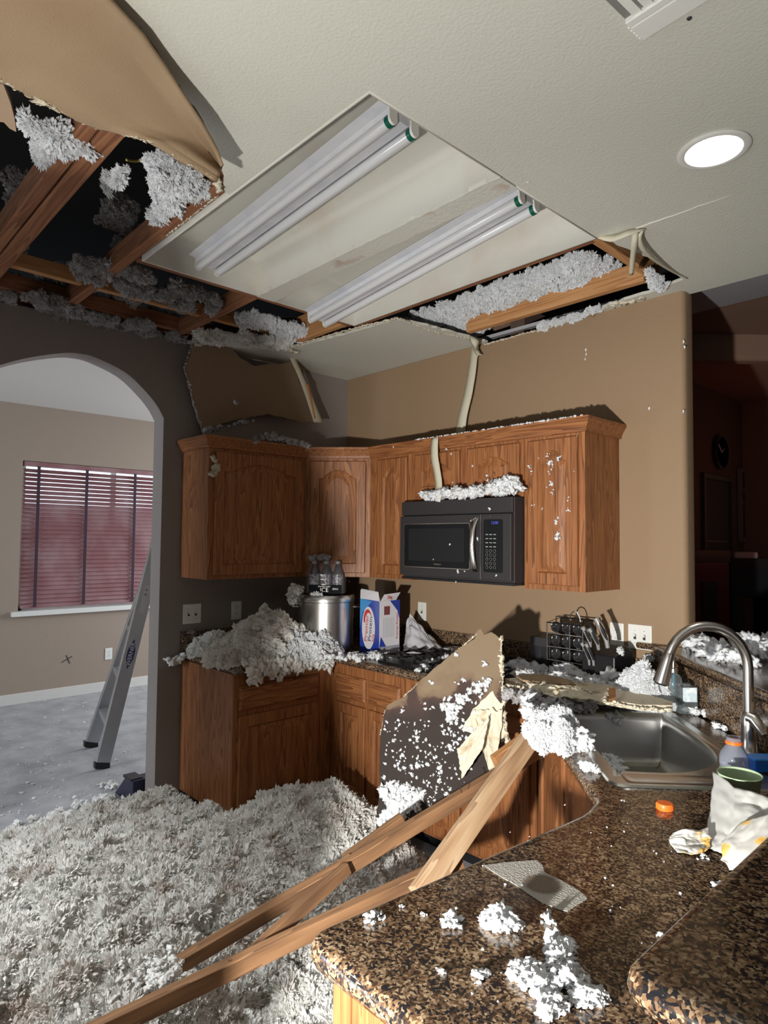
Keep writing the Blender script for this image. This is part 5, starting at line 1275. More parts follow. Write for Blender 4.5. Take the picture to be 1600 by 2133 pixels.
MB().prism(front, -Nc*0.004).build('paper_face', M['chunk'], ck_t)
MB().prism([p - Nc*0.0045 for p in front], -Nc*0.016).build('gypsum_core', M['gyp'], ck_t)
# crumbled pale gypsum along the right and top edges
mb = MB(); rs3 = np.random.RandomState(31)
for (a, b_) in (((1043, 1328), (1045, 1420)), ((1045, 1420), (1050, 1500)), ((1050, 1500), (1060, 1560)), ((842, 1450), (965, 1345)), ((793, 1530), (804, 1475)), ((965, 1345), (1000, 1315))):
    a3, b3 = cpt(*a, -0.008), cpt(*b_, -0.008); L_ = (b3-a3).length
    for k in range(int(L_/0.009)):
        p = a3.lerp(b3, k*0.009/L_); V, F = CLS[rs3.randint(5)]; r = rs3.uniform(0.005, 0.015) if a[0] > 1000 else rs3.uniform(0.003, 0.006)
        mb.arrays((V @ rotm(rs3).T)*r + np.array(p[:]), F)
mb.build('crumbled_edge', M['gyp'], ck_t, smooth=180, kind='stuff', label='pale crumbling gypsum edge')
# curled torn paper at lower right
def sheet_quad(name, A, B, C_, D_, mt, parent, amp=0.02, seed=0, nn=18, solid=0.002, label=None):
    A, B, C_, D_ = map(Vector, (A, B, C_, D_)); nrm = (B-A).cross(D_-A).normalized()
    def f(u, v):
        eu = 0.02*nz(v*6, seed, 1) if 0.02 < u < 0.98 else 0.05*nz(v*7, seed, u*3); ev = 0.05*nz(u*7, seed+3, v*3) if v in (0, 1) else 0
        u2, v2 = u+eu, v+ev
        p = (A.lerp(B, u2)).lerp(D_.lerp(C_, u2), v2)
        rdg = abs(nz(u*3.1+seed, v*3.1, 2)) + 0.4*abs(nz(u*8+seed, v*8, 5)) + 0.15*nz(u*20, v*20, seed)
        return p + nrm*(amp*(rdg*2.2 - 0.5))
    mb = MB(); mb.grid(f, nn*2, nn*2); return mb.build(name, M[mt] if isinstance(mt, str) else mt, parent, smooth=35, solid=solid, label=label)
sheet_quad('torn_paper', cpt(985, 1478, .01), cpt(1048, 1478, .02), cpt(1030, 1640, .03), cpt(1005, 1560, .04), 'gyp', ck_t, 0.009, 3, label='curled pale torn paper strip')
sheet_quad('torn_paper', cpt(952, 1560, .03), cpt(1020, 1488, .05), cpt(1005, 1560, .08), cpt(962, 1622, .05), 'gyp', ck_t, 0.006, 9, label='pale paper flap folded forward')
MB().prism(jag([cpt(*q, 0.001) for q in ((1026, 1440), (1045, 1470), (1052, 1530), (1040, 1545), (1002, 1535), (962, 1520), (985, 1478))], 0.006, 0.012, 6, closed=True, ax=Nc), Nc*0.003).build('exposed_gypsum', M['gyp'], ck_t, label='pale exposed gypsum where the paper tore away')
# insulation stuck to its face
sp = []
def blob(px, py, n_, s_, r0, r1):
    for k in range(n_):
        q = cpt(px + rs3.normal()*s_, py + rs3.normal()*s_*1.1, 0.004); sp.append((q.x, q.y, q.z, rs3.uniform(r0, r1)))
for px, py in ((958, 1460), (950, 1470), (940, 1480), (930, 1475), (970, 1450), (980, 1440), (945, 1455), (925, 1465), (935, 1490), (950, 1495), (1005, 1425), (1012, 1420), (1000, 1435)):
    blob(px, py, 7, 7, 0.006, 0.014)
for px, py in ((955, 1365), (895, 1475), (838, 1480), (900, 1425), (958, 1418), (960, 1500), (985, 1460), (992, 1485), (975, 1520), (960, 1540), (925, 1530), (940, 1560), (870, 1540), (868, 1525), (1005, 1390), (870, 1590), (860, 1610), (880, 1600), (850, 1640), (865, 1650), (880, 1660), (840, 1600), (905, 1580), (890, 1625), (915, 1600)):
    blob(px, py, 4, 5, 0.004, 0.010)
for k in range(420):
    px = rs3.uniform(800, 985); py = rs3.uniform(1500, 1715)
    if px - 800 > (1730-py)*1.2 + 60: continue
    if nz(px*0.02, py*0.02, 3) < -0.05 and rs3.rand() < 0.75: continue
    q = cpt(px, py, 0.003); sp.append((q.x, q.y, q.z, rs3.uniform(0.0018, 0.0075)))
tufts('stuck_insulation', sp, M['fluff_w'], ck_t, small=True, seed=32, squash=1.0)['kind'] = 'stuff'
sp = []
for px, py in ((815, 1650), (825, 1665), (840, 1672), (830, 1690), (810, 1700), (850, 1680), (800, 1715), (862, 1660), (845, 1655)):
    blob(px, py, 9, 9, 0.010, 0.022)
tufts('stuck_insulation', sp, M['fluff_w'], ck_t, seed=33, squash=1.0)['kind'] = 'stuff'

# small heap lumps between slab and floor pile
line_tufts('insulation_wisp', 'white clump wedged between the leaning slab and the fallen timber', [atT(775, 1762, 2.35), atT(785, 1752, 2.35)], 0.012, 0.022, 'fluff_w', 12, 0.012, 42)

# broken board lying across the counter towards the sink
z9 = CT + 0.045
bb = thing('broken_board', 'long broken gypsum board lying across the counter and over the sink', 'drywall', atZ(1200, 1440, z9))
mb = MB(); pts = [(1052, 1424), (1100, 1420), (1160, 1425), (1230, 1432), (1285, 1440), (1340, 1455), (1402, 1474), (1400, 1482), (1330, 1480), (1270, 1470), (1210, 1462), (1150, 1450), (1120, 1440), (1090, 1437)]
mb.prism(jag([atZ(px, py, z9) for px, py in pts], 0.006, 0.015, 4, closed=True, ax=(0, 0, 1)), (0, 0, 0.022)); mb.build('board', M['gyp'], bb)
mb = MB(); pts = [(1075, 1410), (1130, 1408), (1180, 1418), (1200, 1428), (1150, 1428), (1090, 1420)]
mb.prism(jag([atZ(px, py, z9+.03) for px, py in pts], 0.004, 0.015, 5, closed=True, ax=(0, 0, 1)), (0, 0, 0.008)); mb.build('paper_face', M['tan_sheet'], bb)
sheet_quad('torn_paper', atZ(1095, 1424, z9+.035), atZ(1270, 1436, z9+.035), atZ(1262, 1462, z9+.02), atZ(1140, 1448, z9+.02), 'gyp', bb, 0.012, 12, label='crumpled yellowish torn paper')
mb = MB(); mb.obox(atZ(1268, 1440, z9+.03), atZ(1282, 1436, z9+.03)-atZ(1268, 1440, z9+.03), atZ(1268, 1462, z9+.03)-atZ(1268, 1440, z9+.03), (0, 0, 0.01)); mb.build('splinter', M['pine_x'], bb)
ragged('torn_edge', 'crumbling yellowish gypsum rim along the near side of the broken board', [atZ(1056, 1428, z9+.02), atZ(1120, 1436, z9+.015), atZ(1210, 1456, z9+.015), atZ(1330, 1474, z9+.015), atZ(1402, 1480, z9+.01)], 0.010, seed=61, step=0.008)
ragged('torn_edge', 'loose gypsum rubble lying on top of the broken board', [atZ(1110, 1426, z9+.03), atZ(1180, 1434, z9+.03), atZ(1250, 1444, z9+.03)], 0.013, seed=62, step=0.008)
line_tufts('insulation_row', 'loose insulation overlapping the far side of the broken board', [atZ(1075, 1412, z9+.01), atZ(1140, 1416, z9+.01), atZ(1210, 1430, z9), atZ(1290, 1440, z9-.01)], 0.010, 0.024, 'fluff_w', 60, 0.014, 63)
line_tufts('insulation_row', 'grey shaded insulation tucked under the broken board above the open cabinet', [atZ(1060, 1450, CT+.03), atZ(1090, 1470, CT+.02), atZ(1180, 1478, CT+.01), atZ(1240, 1482, CT+.01)], 0.012, 0.026, 'fluff_g', 50, 0.016, 43)

# ================================================================== FALLEN TIMBER
def beam(name, label, A, B, w_, t_, side, mt='lumber', end='square'):
    """timber from A to B; side: direction of its wide face"""
    A, B = Vector(A), Vector(B); d = (B-A); L_ = d.length; d.normalize(); s = Vector(side); s = (s - d*s.dot(d)).normalized(); n_ = d.cross(s)
    mb = MB(); mb.obox((0, -w_/2, -t_/2), (L_, 0, 0), (0, w_, 0), (0, 0, t_))
    me_v = [Vector(v) for v in mb.v]
    o = mb.build(name, M[mt], bevel=0.0025)
    mm = Matrix.Identity(4)
    for i in range(3): mm[i][0] = d[i]; mm[i][1] = s[i]; mm[i][2] = n_[i]; mm[i][3] = A[i]
    o.matrix_world = mm
    return tag(o, label, 'timber', 'fallen timber')
view = lambda px, py: ray(px, py).normalized()
perp = lambda A, B, px, py: (B-A).cross(view(px, py)).normalized()
A, B = atT(1122, 1512, 2.42), atT(872, 1868, 1.86); s_ = perp(A, B, 1000, 1700)
beam('timber', 'pale two-by-four leaning from the counter edge down behind the peninsula', A, B, 0.068, 0.036, s_ + view(1000, 1700)*0.45, 'lumber')
A, B = atT(1118, 1566, 2.50), atT(712, 1812, 2.20); s_ = perp(A, B, 900, 1700)
beam('timber', 'long weathered timber crossing under the pale two-by-four', A, B, 0.046, 0.036, s_ + view(900, 1700)*0.6, 'lumber_d')
A, B = atT(735, 1795, 2.24), atT(300, 2052, 1.97); beam('timber', 'dark timber half sunk in the floor heap, upper of the two at left', A, B, 0.045, 0.036, perp(A, B, 500, 1900) + view(500, 1900)*0.8, 'lumber_d')
A, B = atT(722, 1808, 2.17), atT(480, 2030, 1.80); beam('timber', 'reddish timber forking down from the broken joint to the long front timber', A, B, 0.036, 0.036, perp(A, B, 600, 1900) + view(500, 1900)*0.5, 'lumber_d')
A, B = atT(960, 1790, 2.02), atT(170, 2165, 1.62); beam('timber', 'longest front timber running from behind the counter to the bottom edge', A, B, 0.046, 0.036, perp(A, B, 500, 2000) + view(500, 2000)*0.6, 'lumber_d')
line_tufts('insulation_row', 'insulation lumps burying the lower end of the dark timber', [atT(300, 2050, 1.90), atT(350, 2020, 1.90), atT(330, 2060, 1.85)], 0.007, 0.015, 'fluff', 110, 0.03, 64)
A, B = atT(1128, 1516, 2.62), atT(1030, 1588, 2.52); beam('timber', 'short orange timber behind the top of the pale two-by-four', A, B, 0.05, 0.036, perp(A, B, 1060, 1550) + view(1060, 1550)*0.6, 'pine_x')
A, B = atT(840, 1705, 2.36), atT(720, 1792, 2.28); beam('timber', 'stubby broken timber end lying on the weathered timber', A, B, 0.040, 0.034, perp(A, B, 800, 1740) + view(800, 1740)*0.6, 'lumber_d')
for k, (a, b_) in enumerate((((1072, 1570), (1082, 1590)), ((955, 1634), (963, 1652)), ((469, 1990), (480, 2010)))):
    t_ = (2.35, 2.3, 1.75)[k]; mb = MB(); mb.tube([atT(*a, t_), atT(*b_, t_)], 0.0016, 6); mb.lathe([(0.004, 0), (0.004, 0.001)], atT(*a, t_), atT(*a, t_)-atT(*b_, t_), 8)
    tag(mb.build('nail', M['nickel'], smooth=60), ('bent nail standing on the pale two-by-four', 'nail sticking out of the weathered timber below the torn paper', 'nail sticking up from the long front timber')[k], 'nail')

# ================================================================== STEPLADDER
la = thing('stepladder', 'aluminium stepladder standing in the dining room partly behind the arch wall', 'ladder', (-1.1, -1.35, 0))
alu = mat('dull_aluminium', (0.40, 0.41, 0.42), 0.38, 0.75, var=(3, (0.52, 0.52, 0.52), 0.4, 0.7))
f1 = atZ(213, 1602, 0); g1 = atX(341, 1090, f1.x-0.06); f2 = atZ(190, 1558, 0); g2 = atX(352, 1090, f2.x+0.10)
d1 = (g1-f1).normalized(); wy = Vector((0, d1.z, -d1.y)).normalized()
for f_, g_ in ((f1, g1), (f2, g2)):
    d_ = (g_-f_); n_ = Vector((1, 0, 0)); wv_ = d_.normalized().cross(n_).normalized()
    if wv_.y < 0: wv_ = -wv_
    mb = MB(); mb.obox(f_ + Zv*0.02 - wv_*0.048, d_*1.12, wv_*0.096, n_*0.006)
    mb.obox(f_ + Zv*0.02 - wv_*0.048, d_*1.12, wv_*0.006, -n_*0.026); mb.obox(f_ + Zv*0.02 + wv_*0.042, d_*1.12, wv_*0.006, -n_*0.026)
    mb.build('rail', alu, la, bevel=0.002)
    mb = MB(); mb.obox(f_ - wv_*0.052 - n_*0.03, wv_*0.104, n_*0.04, Zv*0.045); mb.build('rubber_foot', M['black'], la, bevel=0.006)
for k in range(7):
    t_ = (0.28 + 0.30*k)/(g1.z); p1, p2 = f1.lerp(g1, t_), f2.lerp(g2, t_)
    mb = MB(); mb.obox(p1 + Vector((0, -0.045, 0)), p2-p1, (0, 0.085, 0.0), (0, 0, 0.006)); mb.obox(p1 + Vector((0, -0.045, -0.03)), p2-p1, (0, 0.005, 0), (0, 0, 0.03)); mb.build('step', alu, la, bevel=0.002)
for k in range(2):
    q = (f1, f2)[k] + Vector((0, 1.15, 0)); tp = (g1, g2)[k]*1.0
    mb = MB(); mb.obox(q, (tp-q)*1.1, (0.02, 0, 0), (0, 0.04, 0)); mb.build('rear_rail', alu, la)
def on_rail(t_): return f1.lerp(g1, t_) + Vector((0.0072, 0, 0.02))
tz = d1; side_ = Vector((1, 0, 0)).cross(d1).normalized()
c = on_rail(0.435); mb = MB(); mb.prism([c + d1*0.105, c + side_*0.026 + d1*0.03, c + side_*0.026 - d1*0.03, c - d1*0.105, c - side_*0.026 - d1*0.03, c - side_*0.026 + d1*0.03], (0.0008, 0, 0)); mb.build('brand_badge', mat('navy_badge', (0.03, 0.04, 0.13), 0.4), la)
text('brand_name', 'WERNER', c + Vector((0.0012, 0, 0)), d1, d1.cross(Vector((-1, 0, 0))), 0.040, M['white'], la, 0.0004)
c = on_rail(0.66); mb = MB(); mb.prism([c + d1*0.10 + side_*0.02, c - d1*0.10 + side_*0.02, c - d1*0.10 - side_*0.02, c + d1*0.10 - side_*0.02], (0.0006, 0, 0)); mb.build('warning_label', mat('grey_label', (0.5, 0.5, 0.5), 0.5), la)
text('label_print', 'A  II', c + d1*0.05 + Vector((0.001, 0, 0)), d1, d1.cross(Vector((-1, 0, 0))), 0.03, M['dkslot'], la, 0.0003)
# dark case standing at the foot of the arch wall
dc = thing('dark_case', 'dark angular case lying on the floor beside the arch wall', 'case', (-0.22, -1.38, 0))
mb = MB(); a = atZ(276, 1672, 0.0); b_ = atZ(318, 1690, 0.0)
mb.prism([Vector((-0.42, -1.47, 0)), Vector((-0.15, -1.47, 0)), Vector((-0.15, -1.47, 0.14)), Vector((-0.27, -1.47, 0.13)), Vector((-0.36, -1.47, 0.05))], (0, 0.20, 0)); mb.build('body', mat('navy_plastic', (0.02, 0.02, 0.045), 0.5), dc, bevel=0.006)
MB().box((-0.29, -1.474, 0.128), (-0.17, -1.40, 0.145)).build('handle', M['black'], dc, bevel=0.004)

# ================================================================== THINGS ON THE COUNTERS
# stockpot
pc = Vector((0.468, -0.545, CT)); Rp = 0.170
pot = thing('stockpot', 'large stainless stockpot with a lid on the left counter', 'pot', pc)
MB().lathe([(Rp-0.012, 0.0), (Rp, 0.012), (Rp, 0.292), (Rp+0.004, 0.296), (Rp+0.004, 0.300), (Rp-0.004, 0.302)], pc, n=48).build('body', M['steel'], pot, smooth=40)
MB().lathe([(Rp+0.006, 0.300), (Rp+0.007, 0.312), (Rp-0.002, 0.335), (Rp-0.012, 0.338), (Rp-0.03, 0.331), (0.02, 0.338), (0.001, 0.338)], pc, n=48, cap0=False).build('lid', M['steel'], pot, smooth=40)
for sg in (-1, 1):
    hd_ = Vector((0.69, 0.72, 0))*sg if False else Vector((0.64, 0.77, 0)).normalized()*sg; pr = Vector((-hd_.y, hd_.x, 0)); h0 = pc + hd_*Rp + Zv*0.262
    mb = MB(); mb.tube([h0 - pr*0.055 - hd_*0.005, h0 - pr*0.05 + hd_*0.03, h0 - pr*0.02 + hd_*0.045 - Zv*0.006, h0 + pr*0.02 + hd_*0.045 - Zv*0.006, h0 + pr*0.05 + hd_*0.03, h0 + pr*0.055 - hd_*0.005], 0.006, 8); mb.build('handle', M['nickel'], pot, smooth=60)
# shrink-wrapped bottles on the lid
zb = CT + 0.342; pk = thing('bottle_pack', 'shrink-wrapped pack of dark sparkling water bottles standing on the stockpot lid', 'drink pack', (pc.x, pc.y, zb))
fu = Vector((0.684, 0.729, 0)); fv = Vector((-0.729, 0.684, 0))
dkb = mat('dark_drink_bottle', (0.05, 0.05, 0.065), 0.10, trans=0.15, coat=0.5); lblm = mat('silver_print_label', (0.34, 0.34, 0.38), 0.35, var=(90, (0.06, 0.06, 0.08), 0.45, 0.55))
for i in range(3):
    for j in range(2):
        c = Vector((pc.x, pc.y, zb)) + fu*(-0.072 + 0.072*i) + fv*(-0.035 + 0.072*j)
        bo = MB().lathe([(0.026, 0), (0.031, 0.006), (0.031, 0.11), (0.029, 0.125), (0.015, 0.168), (0.0135, 0.172), (0.0135, 0.180)], c, n=18).build('bottle', dkb, pk, smooth=40)
        MB().lathe([(0.0145, 0.180), (0.0145, 0.196), (0.012, 0.198)], c, n=16).build('cap', mat('pale_cap', (0.35, 0.35, 0.38), 0.4) if (i, j) == (0, 0) else bpy.data.materials['pale_cap'], bo, smooth=40)
        if j == 0: MB().lathe([(0.0316, 0.055), (0.0316, 0.118)], c, n=18, cap0=False, cap1=False).build('label_sleeve', lblm, bo, smooth=40)
wrap = mat('clear_shrink_film', (0.75, 0.75, 0.8), 0.12, alpha=0.07, coat=0.2)
def wr(u, v):
    th = 2*PI*u; k = 1 + 0.03*nz(math.cos(th)*3, math.sin(th)*3, v*6)
    a = 0.122*(1 - 0.30*max(0, (v-0.6)/0.4)**2)*k; b_ = 0.085*(1 - 0.30*max(0, (v-0.6)/0.4)**2)*k
    ct_, st_ = math.cos(th), math.sin(th); e_ = 0.55
    return Vector((pc.x, pc.y, zb + 0.002 + v*0.198)) + fu*(a*abs(ct_)**e_*(1 if ct_ >= 0 else -1)) + fv*(b_*abs(st_)**e_*(1 if st_ >= 0 else -1))
mb = MB(); mb.grid(wr, 48, 16); mb.build('shrink_film', wrap, pk, smooth=180)
pf = Vector((pc.x, pc.y, zb)) - fv*0.0875
mb = MB(); mb.obox(pf - fu*0.098 + Zv*0.002, fu*0.196, Zv*0.052, -fv*0.001); mb.build('front_band', mat('black_print_band', (0.012, 0.012, 0.015), 0.85, spec=0.1), pk)
text('print', 'SPARKLING', pf - fv*0.0015 + Zv*0.045 - fu*0.005, fu, Zv, 0.011, M['white'], pk, 0.0003, sx=1.3)
text('print', 'ICE', pf - fv*0.0015 + Zv*0.024 - fu*0.005, fu, Zv, 0.036, M['white'], pk, 0.0003)
text('print', 'ZERO', pf - fv*0.0015 + Zv*0.030 + fu*0.062, fu, Zv, 0.014, M['white'], pk, 0.0003)
line_tufts('insulation_wisp', 'insulation tuft resting on top of the bottle pack', [Vector((pc.x, pc.y, zb+.20)) - fu*0.10 - fv*0.02, Vector((pc.x, pc.y, zb+.205)) + fu*0.01 - fv*0.02], 0.012, 0.024, 'fluff_g', 16, 0.014, 44)
line_tufts('insulation_wisp', 'brownish insulation clump hanging at the upper left of the stockpot', [pc - fu*0.19 + Zv*0.27 - fv*0.04, pc - fu*0.20 + Zv*0.35 - fv*0.04, pc - fu*0.16 + Zv*0.34 - fv*0.06], 0.016, 0.030, 'fluff', 34, 0.018, 45)
line_tufts('insulation_wisp', 'white clump on the pot lid in front of the bottles', [pc - fu*0.06 + Zv*0.338 - fv*0.14, pc - fu*0.01 + Zv*0.338 - fv*0.145], 0.008, 0.015, 'fluff_w', 10, 0.009, 46)

# protein carton
F_ = Vector((0.872, -0.468, CT)); cl_ = Vector((-0.985, 0.17, 0)).normalized(); c_r = Vector((-0.03, 1.0, 0)).normalized()
ca_ = thing('carton', 'blue and white protein drink carton with a torn open top', 'carton', F_)
wl, wr_, hc = 0.215, 0.17, 0.315
white_c = mat('white_carton', (0.66, 0.66, 0.70), 0.4); blue_c = mat('blue_carton', (0.015, 0.045, 0.32), 0.35); sky_c = mat('sky_blue_print', (0.06, 0.28, 0.62), 0.35); red_c = mat('red_print', (0.55, 0.03, 0.03), 0.4); navy_c = mat('navy_print', (0.02, 0.02, 0.10), 0.4)
MB().prism([F_, F_ + cl_*wl, F_ + cl_*wl + c_r*wr_, F_ + c_r*wr_], Zv*hc).build('box', white_c, ca_, bevel=0.002)
nl = Vector((cl_.y, -cl_.x, 0)); nl = nl if nl.y < 0 else -nl; nr = Vector((c_r.y, -c_r.x, 0)); nr = nr if nr.x > 0 else -nr
def dec(O, u, n, pts, mt, name, k=1):
    mb = MB(); mb.prism([O + u*a + Zv*b + n*0.0004*k for a, b in pts], n*0.0004); return mb.build(name, mt, ca_)
OL = F_ + cl_*wl; uL = -cl_
dec(OL, uL, nl, [(0, 0), (wl, 0), (wl, hc), (0, hc)], blue_c, 'front_print')
dec(OL, uL, nl, [(0.0, hc*0.45), (wl*0.15, hc*0.75), (wl*0.62, hc*0.98), (0.0, hc)], sky_c, 'front_print', 2)
dec(OL, uL, nl, [(wl*0.45 + wl*0.34*math.cos(a), hc*0.47 + hc*0.40*math.sin(a)) for a in np.linspace(0, 2*PI, 28, endpoint=False)], white_c, 'front_print', 3)
dec(OL, uL, nl, [(wl*0.42 + wl*0.22*math.cos(a), hc*0.60 + hc*0.22*math.sin(a)) for a in np.linspace(0.15*PI, 1.05*PI, 14)] + [(wl*0.46 + wl*0.18*math.cos(a), hc*0.585 + hc*0.17*math.sin(a)) for a in np.linspace(1.05*PI, 0.15*PI, 14)], red_c, 'front_print', 4)
for s_, off, mt_ in (('Premier', 0.36, red_c), ('Protein', 0.56, navy_c)):
    text('brand_name', s_, OL + uL*wl*off + Zv*hc*0.46 + nl*0.003, Zv + uL*0.10, -uL, 0.050, mt_, ca_, 0.0003)
text('print', '30g', OL + uL*wl*0.72 + Zv*hc*0.30 + nl*0.003, Zv, -uL, 0.034, red_c, ca_, 0.0003)
dec(F_, c_r, nr, [(0.0, 0.05), (0.055, 0.05), (0.012, 0.11)], blue_c, 'side_print', 2)
dec(F_, c_r, nr, [(wr_*0.50, hc), (wr_, hc), (wr_, hc*0.62), (wr_*0.88, hc*0.80)], blue_c, 'side_print', 2)
dec(F_, c_r, nr, [(wr_*0.22, hc*0.74), (wr_*0.50, hc*0.74), (wr_*0.50, hc*0.90), (wr_*0.22, hc*0.90)], mat('photo_print', (0.18, 0.05, 0.06), 0.4), 'side_print', 2)
for k in range(7): dec(F_, c_r, nr, [(wr_*(0.2+k*0.08), hc*0.32), (wr_*(0.215+k*0.08), hc*0.32), (wr_*(0.215+k*0.08), hc*0.68), (wr_*(0.2+k*0.08), hc*0.68)], mat('grey_print', (0.35, 0.35, 0.40), 0.5) if k == 0 else bpy.data.materials['grey_print'], 'side_print', 2)
text('brand_name', 'Premier Protein', F_ + c_r*wr_*0.86 + Zv*hc*0.52 + nr*0.002, Zv, -c_r, 0.024, red_c, ca_, 0.0003)
dec(F_, c_r, nr, [(0.0, 0.0), (wr_, 0.0), (wr_, 0.05), (0.0, 0.05)], mat('clear_window_print', (0.30, 0.30, 0.36), 0.2), 'side_print', 1)
# torn flaps
mb = MB(); mb.prism([OL + Zv*hc, F_ + Zv*hc, F_ + Zv*(hc+0.055) + nl*0.012, OL + uL*0.03 + Zv*(hc+0.062) + nl*0.01, OL + Zv*(hc+0.05)], -nl*0.002); mb.build('flap', white_c, ca_)
mb = MB(); mb.prism([F_ + Zv*hc + c_r*0.01, F_ + Zv*hc + c_r*(wr_*0.8), F_ + Zv*(hc+0.048) + c_r*(wr_*0.85) + nr*0.03, F_ + Zv*(hc+0.04) + c_r*0.02 + nr*0.02], -nr*0.002); fl_ = mb.build('flap', white_c, ca_)
text('print', '30g', F_ + Zv*(hc+0.022) + c_r*wr_*0.38 + nr*0.018, c_r, Zv, 0.03, red_c, ca_, 0.0003)

# crumpled white bag and dish beside the cooktop
bg = Vector((0.985, -0.20, CT)); wb = mat('white_plastic_bag', (0.50, 0.50, 0.53), 0.55)
def bagf(u, v):
    th = 2*PI*u; r = (1-v)**0.8; k = 1 + 0.22*nz(math.cos(th)*2, math.sin(th)*2, v*3) + 0.08*nz(math.cos(th)*7, math.sin(th)*7, v*8)
    return bg + Vector((-0.085*v, 0.02*v, 0)) + Vector((0.145*r*k*math.cos(th) - 0.06*v, 0.10*r*k*math.sin(th), 0.195*v*(1+0.25*nz(u*9, v*5))))
mb = MB(); mb.grid(bagf, 60, 28); tag(mb.build('white_bag', wb, smooth=50), 'crumpled white bag slumped on the counter right of the carton', 'bag')
ds = thing('white_tub', 'small white plastic tub lying beside the crumpled bag', 'tub', (1.19, -0.14, CT))
MB().box((1.13, -0.20, CT+.001), (1.26, -0.10, CT+0.045)).build('body', wb, ds, bevel=0.012, seg=3)
MB().box((1.125, -0.205, CT+.046), (1.265, -0.095, CT+0.052)).build('rim', wb, ds, bevel=0.002)

# gas cooktop
ck2 = thing('cooktop', 'black gas cooktop with cast iron grates below the microwave', 'cooktop', (1.38, -0.34, CT))
MB().box((1.0, -0.60, CT+0.0005), (1.77, -0.07, CT+0.012)).build('glass_top', M['glassblk'], ck2, bevel=0.004)
for gi in range(2):
    gx0, gx1 = (1.02, 1.375) if gi == 0 else (1.395, 1.75); gb = MB(); zz = CT+0.034
    for y in (-0.57, -0.455, -0.335, -0.215, -0.10): gb.box((gx0, y-0.005, zz), (gx1, y+0.005, zz+0.010))
    for x in (gx0, (gx0*2+gx1)/3, (gx0+gx1*2)/3, gx1-0.01): gb.box((x, -0.575, zz+0.0002), (x+0.010, -0.095, zz+0.0098))
    for x in (gx0, gx1-0.012):
        for y in (-0.575, -0.107): gb.box((x, y, CT+0.012), (x+0.012, y+0.012, zz))
    for x in np.linspace(gx0+0.03, gx1-0.03, 6):
        for y in (-0.50, -0.39, -0.275, -0.16): gb.prism([(x-0.022, y-0.004, zz+0.01), (x+0.022, y-0.004, zz+0.01), (x, y-0.004, zz+0.024)], (0, 0.008, 0))
    gb.build('grate', M['blackmat'], ck2)
    for y in (-0.455, -0.19):
        MB().lathe([(0.045, 0), (0.045, 0.008), (0.034, 0.010), (0.034, 0.017), (0.001, 0.018)], ((gx0+gx1)/2, y, CT+0.0125), n=24).build('burner', M['black'], ck2, smooth=40)
for k in range(4): MB().lathe([(0.019, 0), (0.018, 0.018), (0.001, 0.019)], (1.70, -0.55+0.05*k, CT+0.0125), n=16).build('knob', M['black'], ck2, smooth=40)

# small dark spice box, wire spice rack, knife block
sbx = thing('dark_box', 'small dark box standing left of the spice rack', 'box', (1.77, -0.14, CT))
MB().box((1.715, -0.19, CT+.001), (1.83, -0.08, 1.075)).build('body', M['dkgrey'], sbx, bevel=0.004)
for k in range(2): MB().box((1.722+0.055*k, -0.1925, CT+.02), (1.768+0.055*k, -0.190, 1.03)).build('panel', M['black'], sbx)
sr = thing('spice_rack', 'black wire spice rack with four rows of round jars', 'spice rack', (1.94, -0.17, CT))
jm = mat('dark_spice_jar', (0.025, 0.018, 0.018), 0.10, coat=0.6); jc = mat('black_jar_lid', (0.05, 0.05, 0.052), 0.12, 0.6, coat=0.5)
sx0, sx1 = 1.842, 2.03
jl = MB(); 
for r_ in range(4):
    for c_ in range(3):
        x = sx0 + 0.035 + c_*0.060; z = CT + 0.035 + r_*0.065; tilt = Vector((0.10, -1, 0.25)).normalized()
        cc = Vector((x, -0.125 - 0.002*r_, z)); ja = MB().lathe([(0.0235, 0.0), (0.0245, 0.004), (0.0245, 0.070), (0.022, 0.078)], cc, tilt, 20).build('jar', jm, sr, smooth=40)
        MB().lathe([(0.0255, 0.079), (0.0262, 0.082), (0.0262, 0.096), (0.024, 0.099), (0.020, 0.097), (0.001, 0.097)], cc, tilt, 20, cap0=False).build('lid', jc, ja, smooth=40)
    zz = CT + 0.018 + r_*0.065
    mb = MB(); mb.tube([(sx0, -0.225, zz+0.006), (sx1, -0.225, zz+0.006)], 0.0028, 6); mb.tube([(sx0, -0.13, zz-0.004), (sx1, -0.13, zz-0.004)], 0.0028, 6); mb.build('shelf_wire', M['nickel'], sr, smooth=60)
mb = MB()
for x in (sx0-0.004, sx1+0.004, (sx0+sx1)/2+0.028): mb.tube([(x, -0.225, CT+0.001), (x, -0.225, CT+0.27), (x, -0.10, CT+0.285), (x, -0.10, CT+0.001)], 0.003, 6)
mb.tube([(sx0-0.004, -0.225, CT+0.27), (sx1+0.004, -0.225, CT+0.27)], 0.003, 6); mb.tube([(sx0-0.004, -0.10, CT+0.285), (sx1+0.004, -0.10, CT+0.285)], 0.003, 6)
mb.build('wire_frame', M['black'], sr, smooth=60)
mb = MB(); cc = Vector((1.955, -0.16, CT+0.28)); mb.tube([cc + Vector((-0.03+0.0*k, 0, 0)) + Vector((0.03-0.03*math.cos(a), 0, 0.05*math.sin(a))) for k, a in enumerate(np.linspace(0, PI, 12))], 0.003, 6); mb.build('carrying_loop', M['nickel'], sr, smooth=60)
kb_ = thing('knife_block', 'black knife block with steel-handled knives beside the spice rack', 'knife block', (2.12, -0.16, CT))
MB().prism([(2.045, -0.255, CT+.001), (2.045, -0.07, CT+.001), (2.045, -0.07, CT+0.16), (2.045, -0.14, CT+0.19), (2.045, -0.255, CT+0.15)], (0.165, 0, 0)).build('block', M['black'], kb_, bevel=0.006)
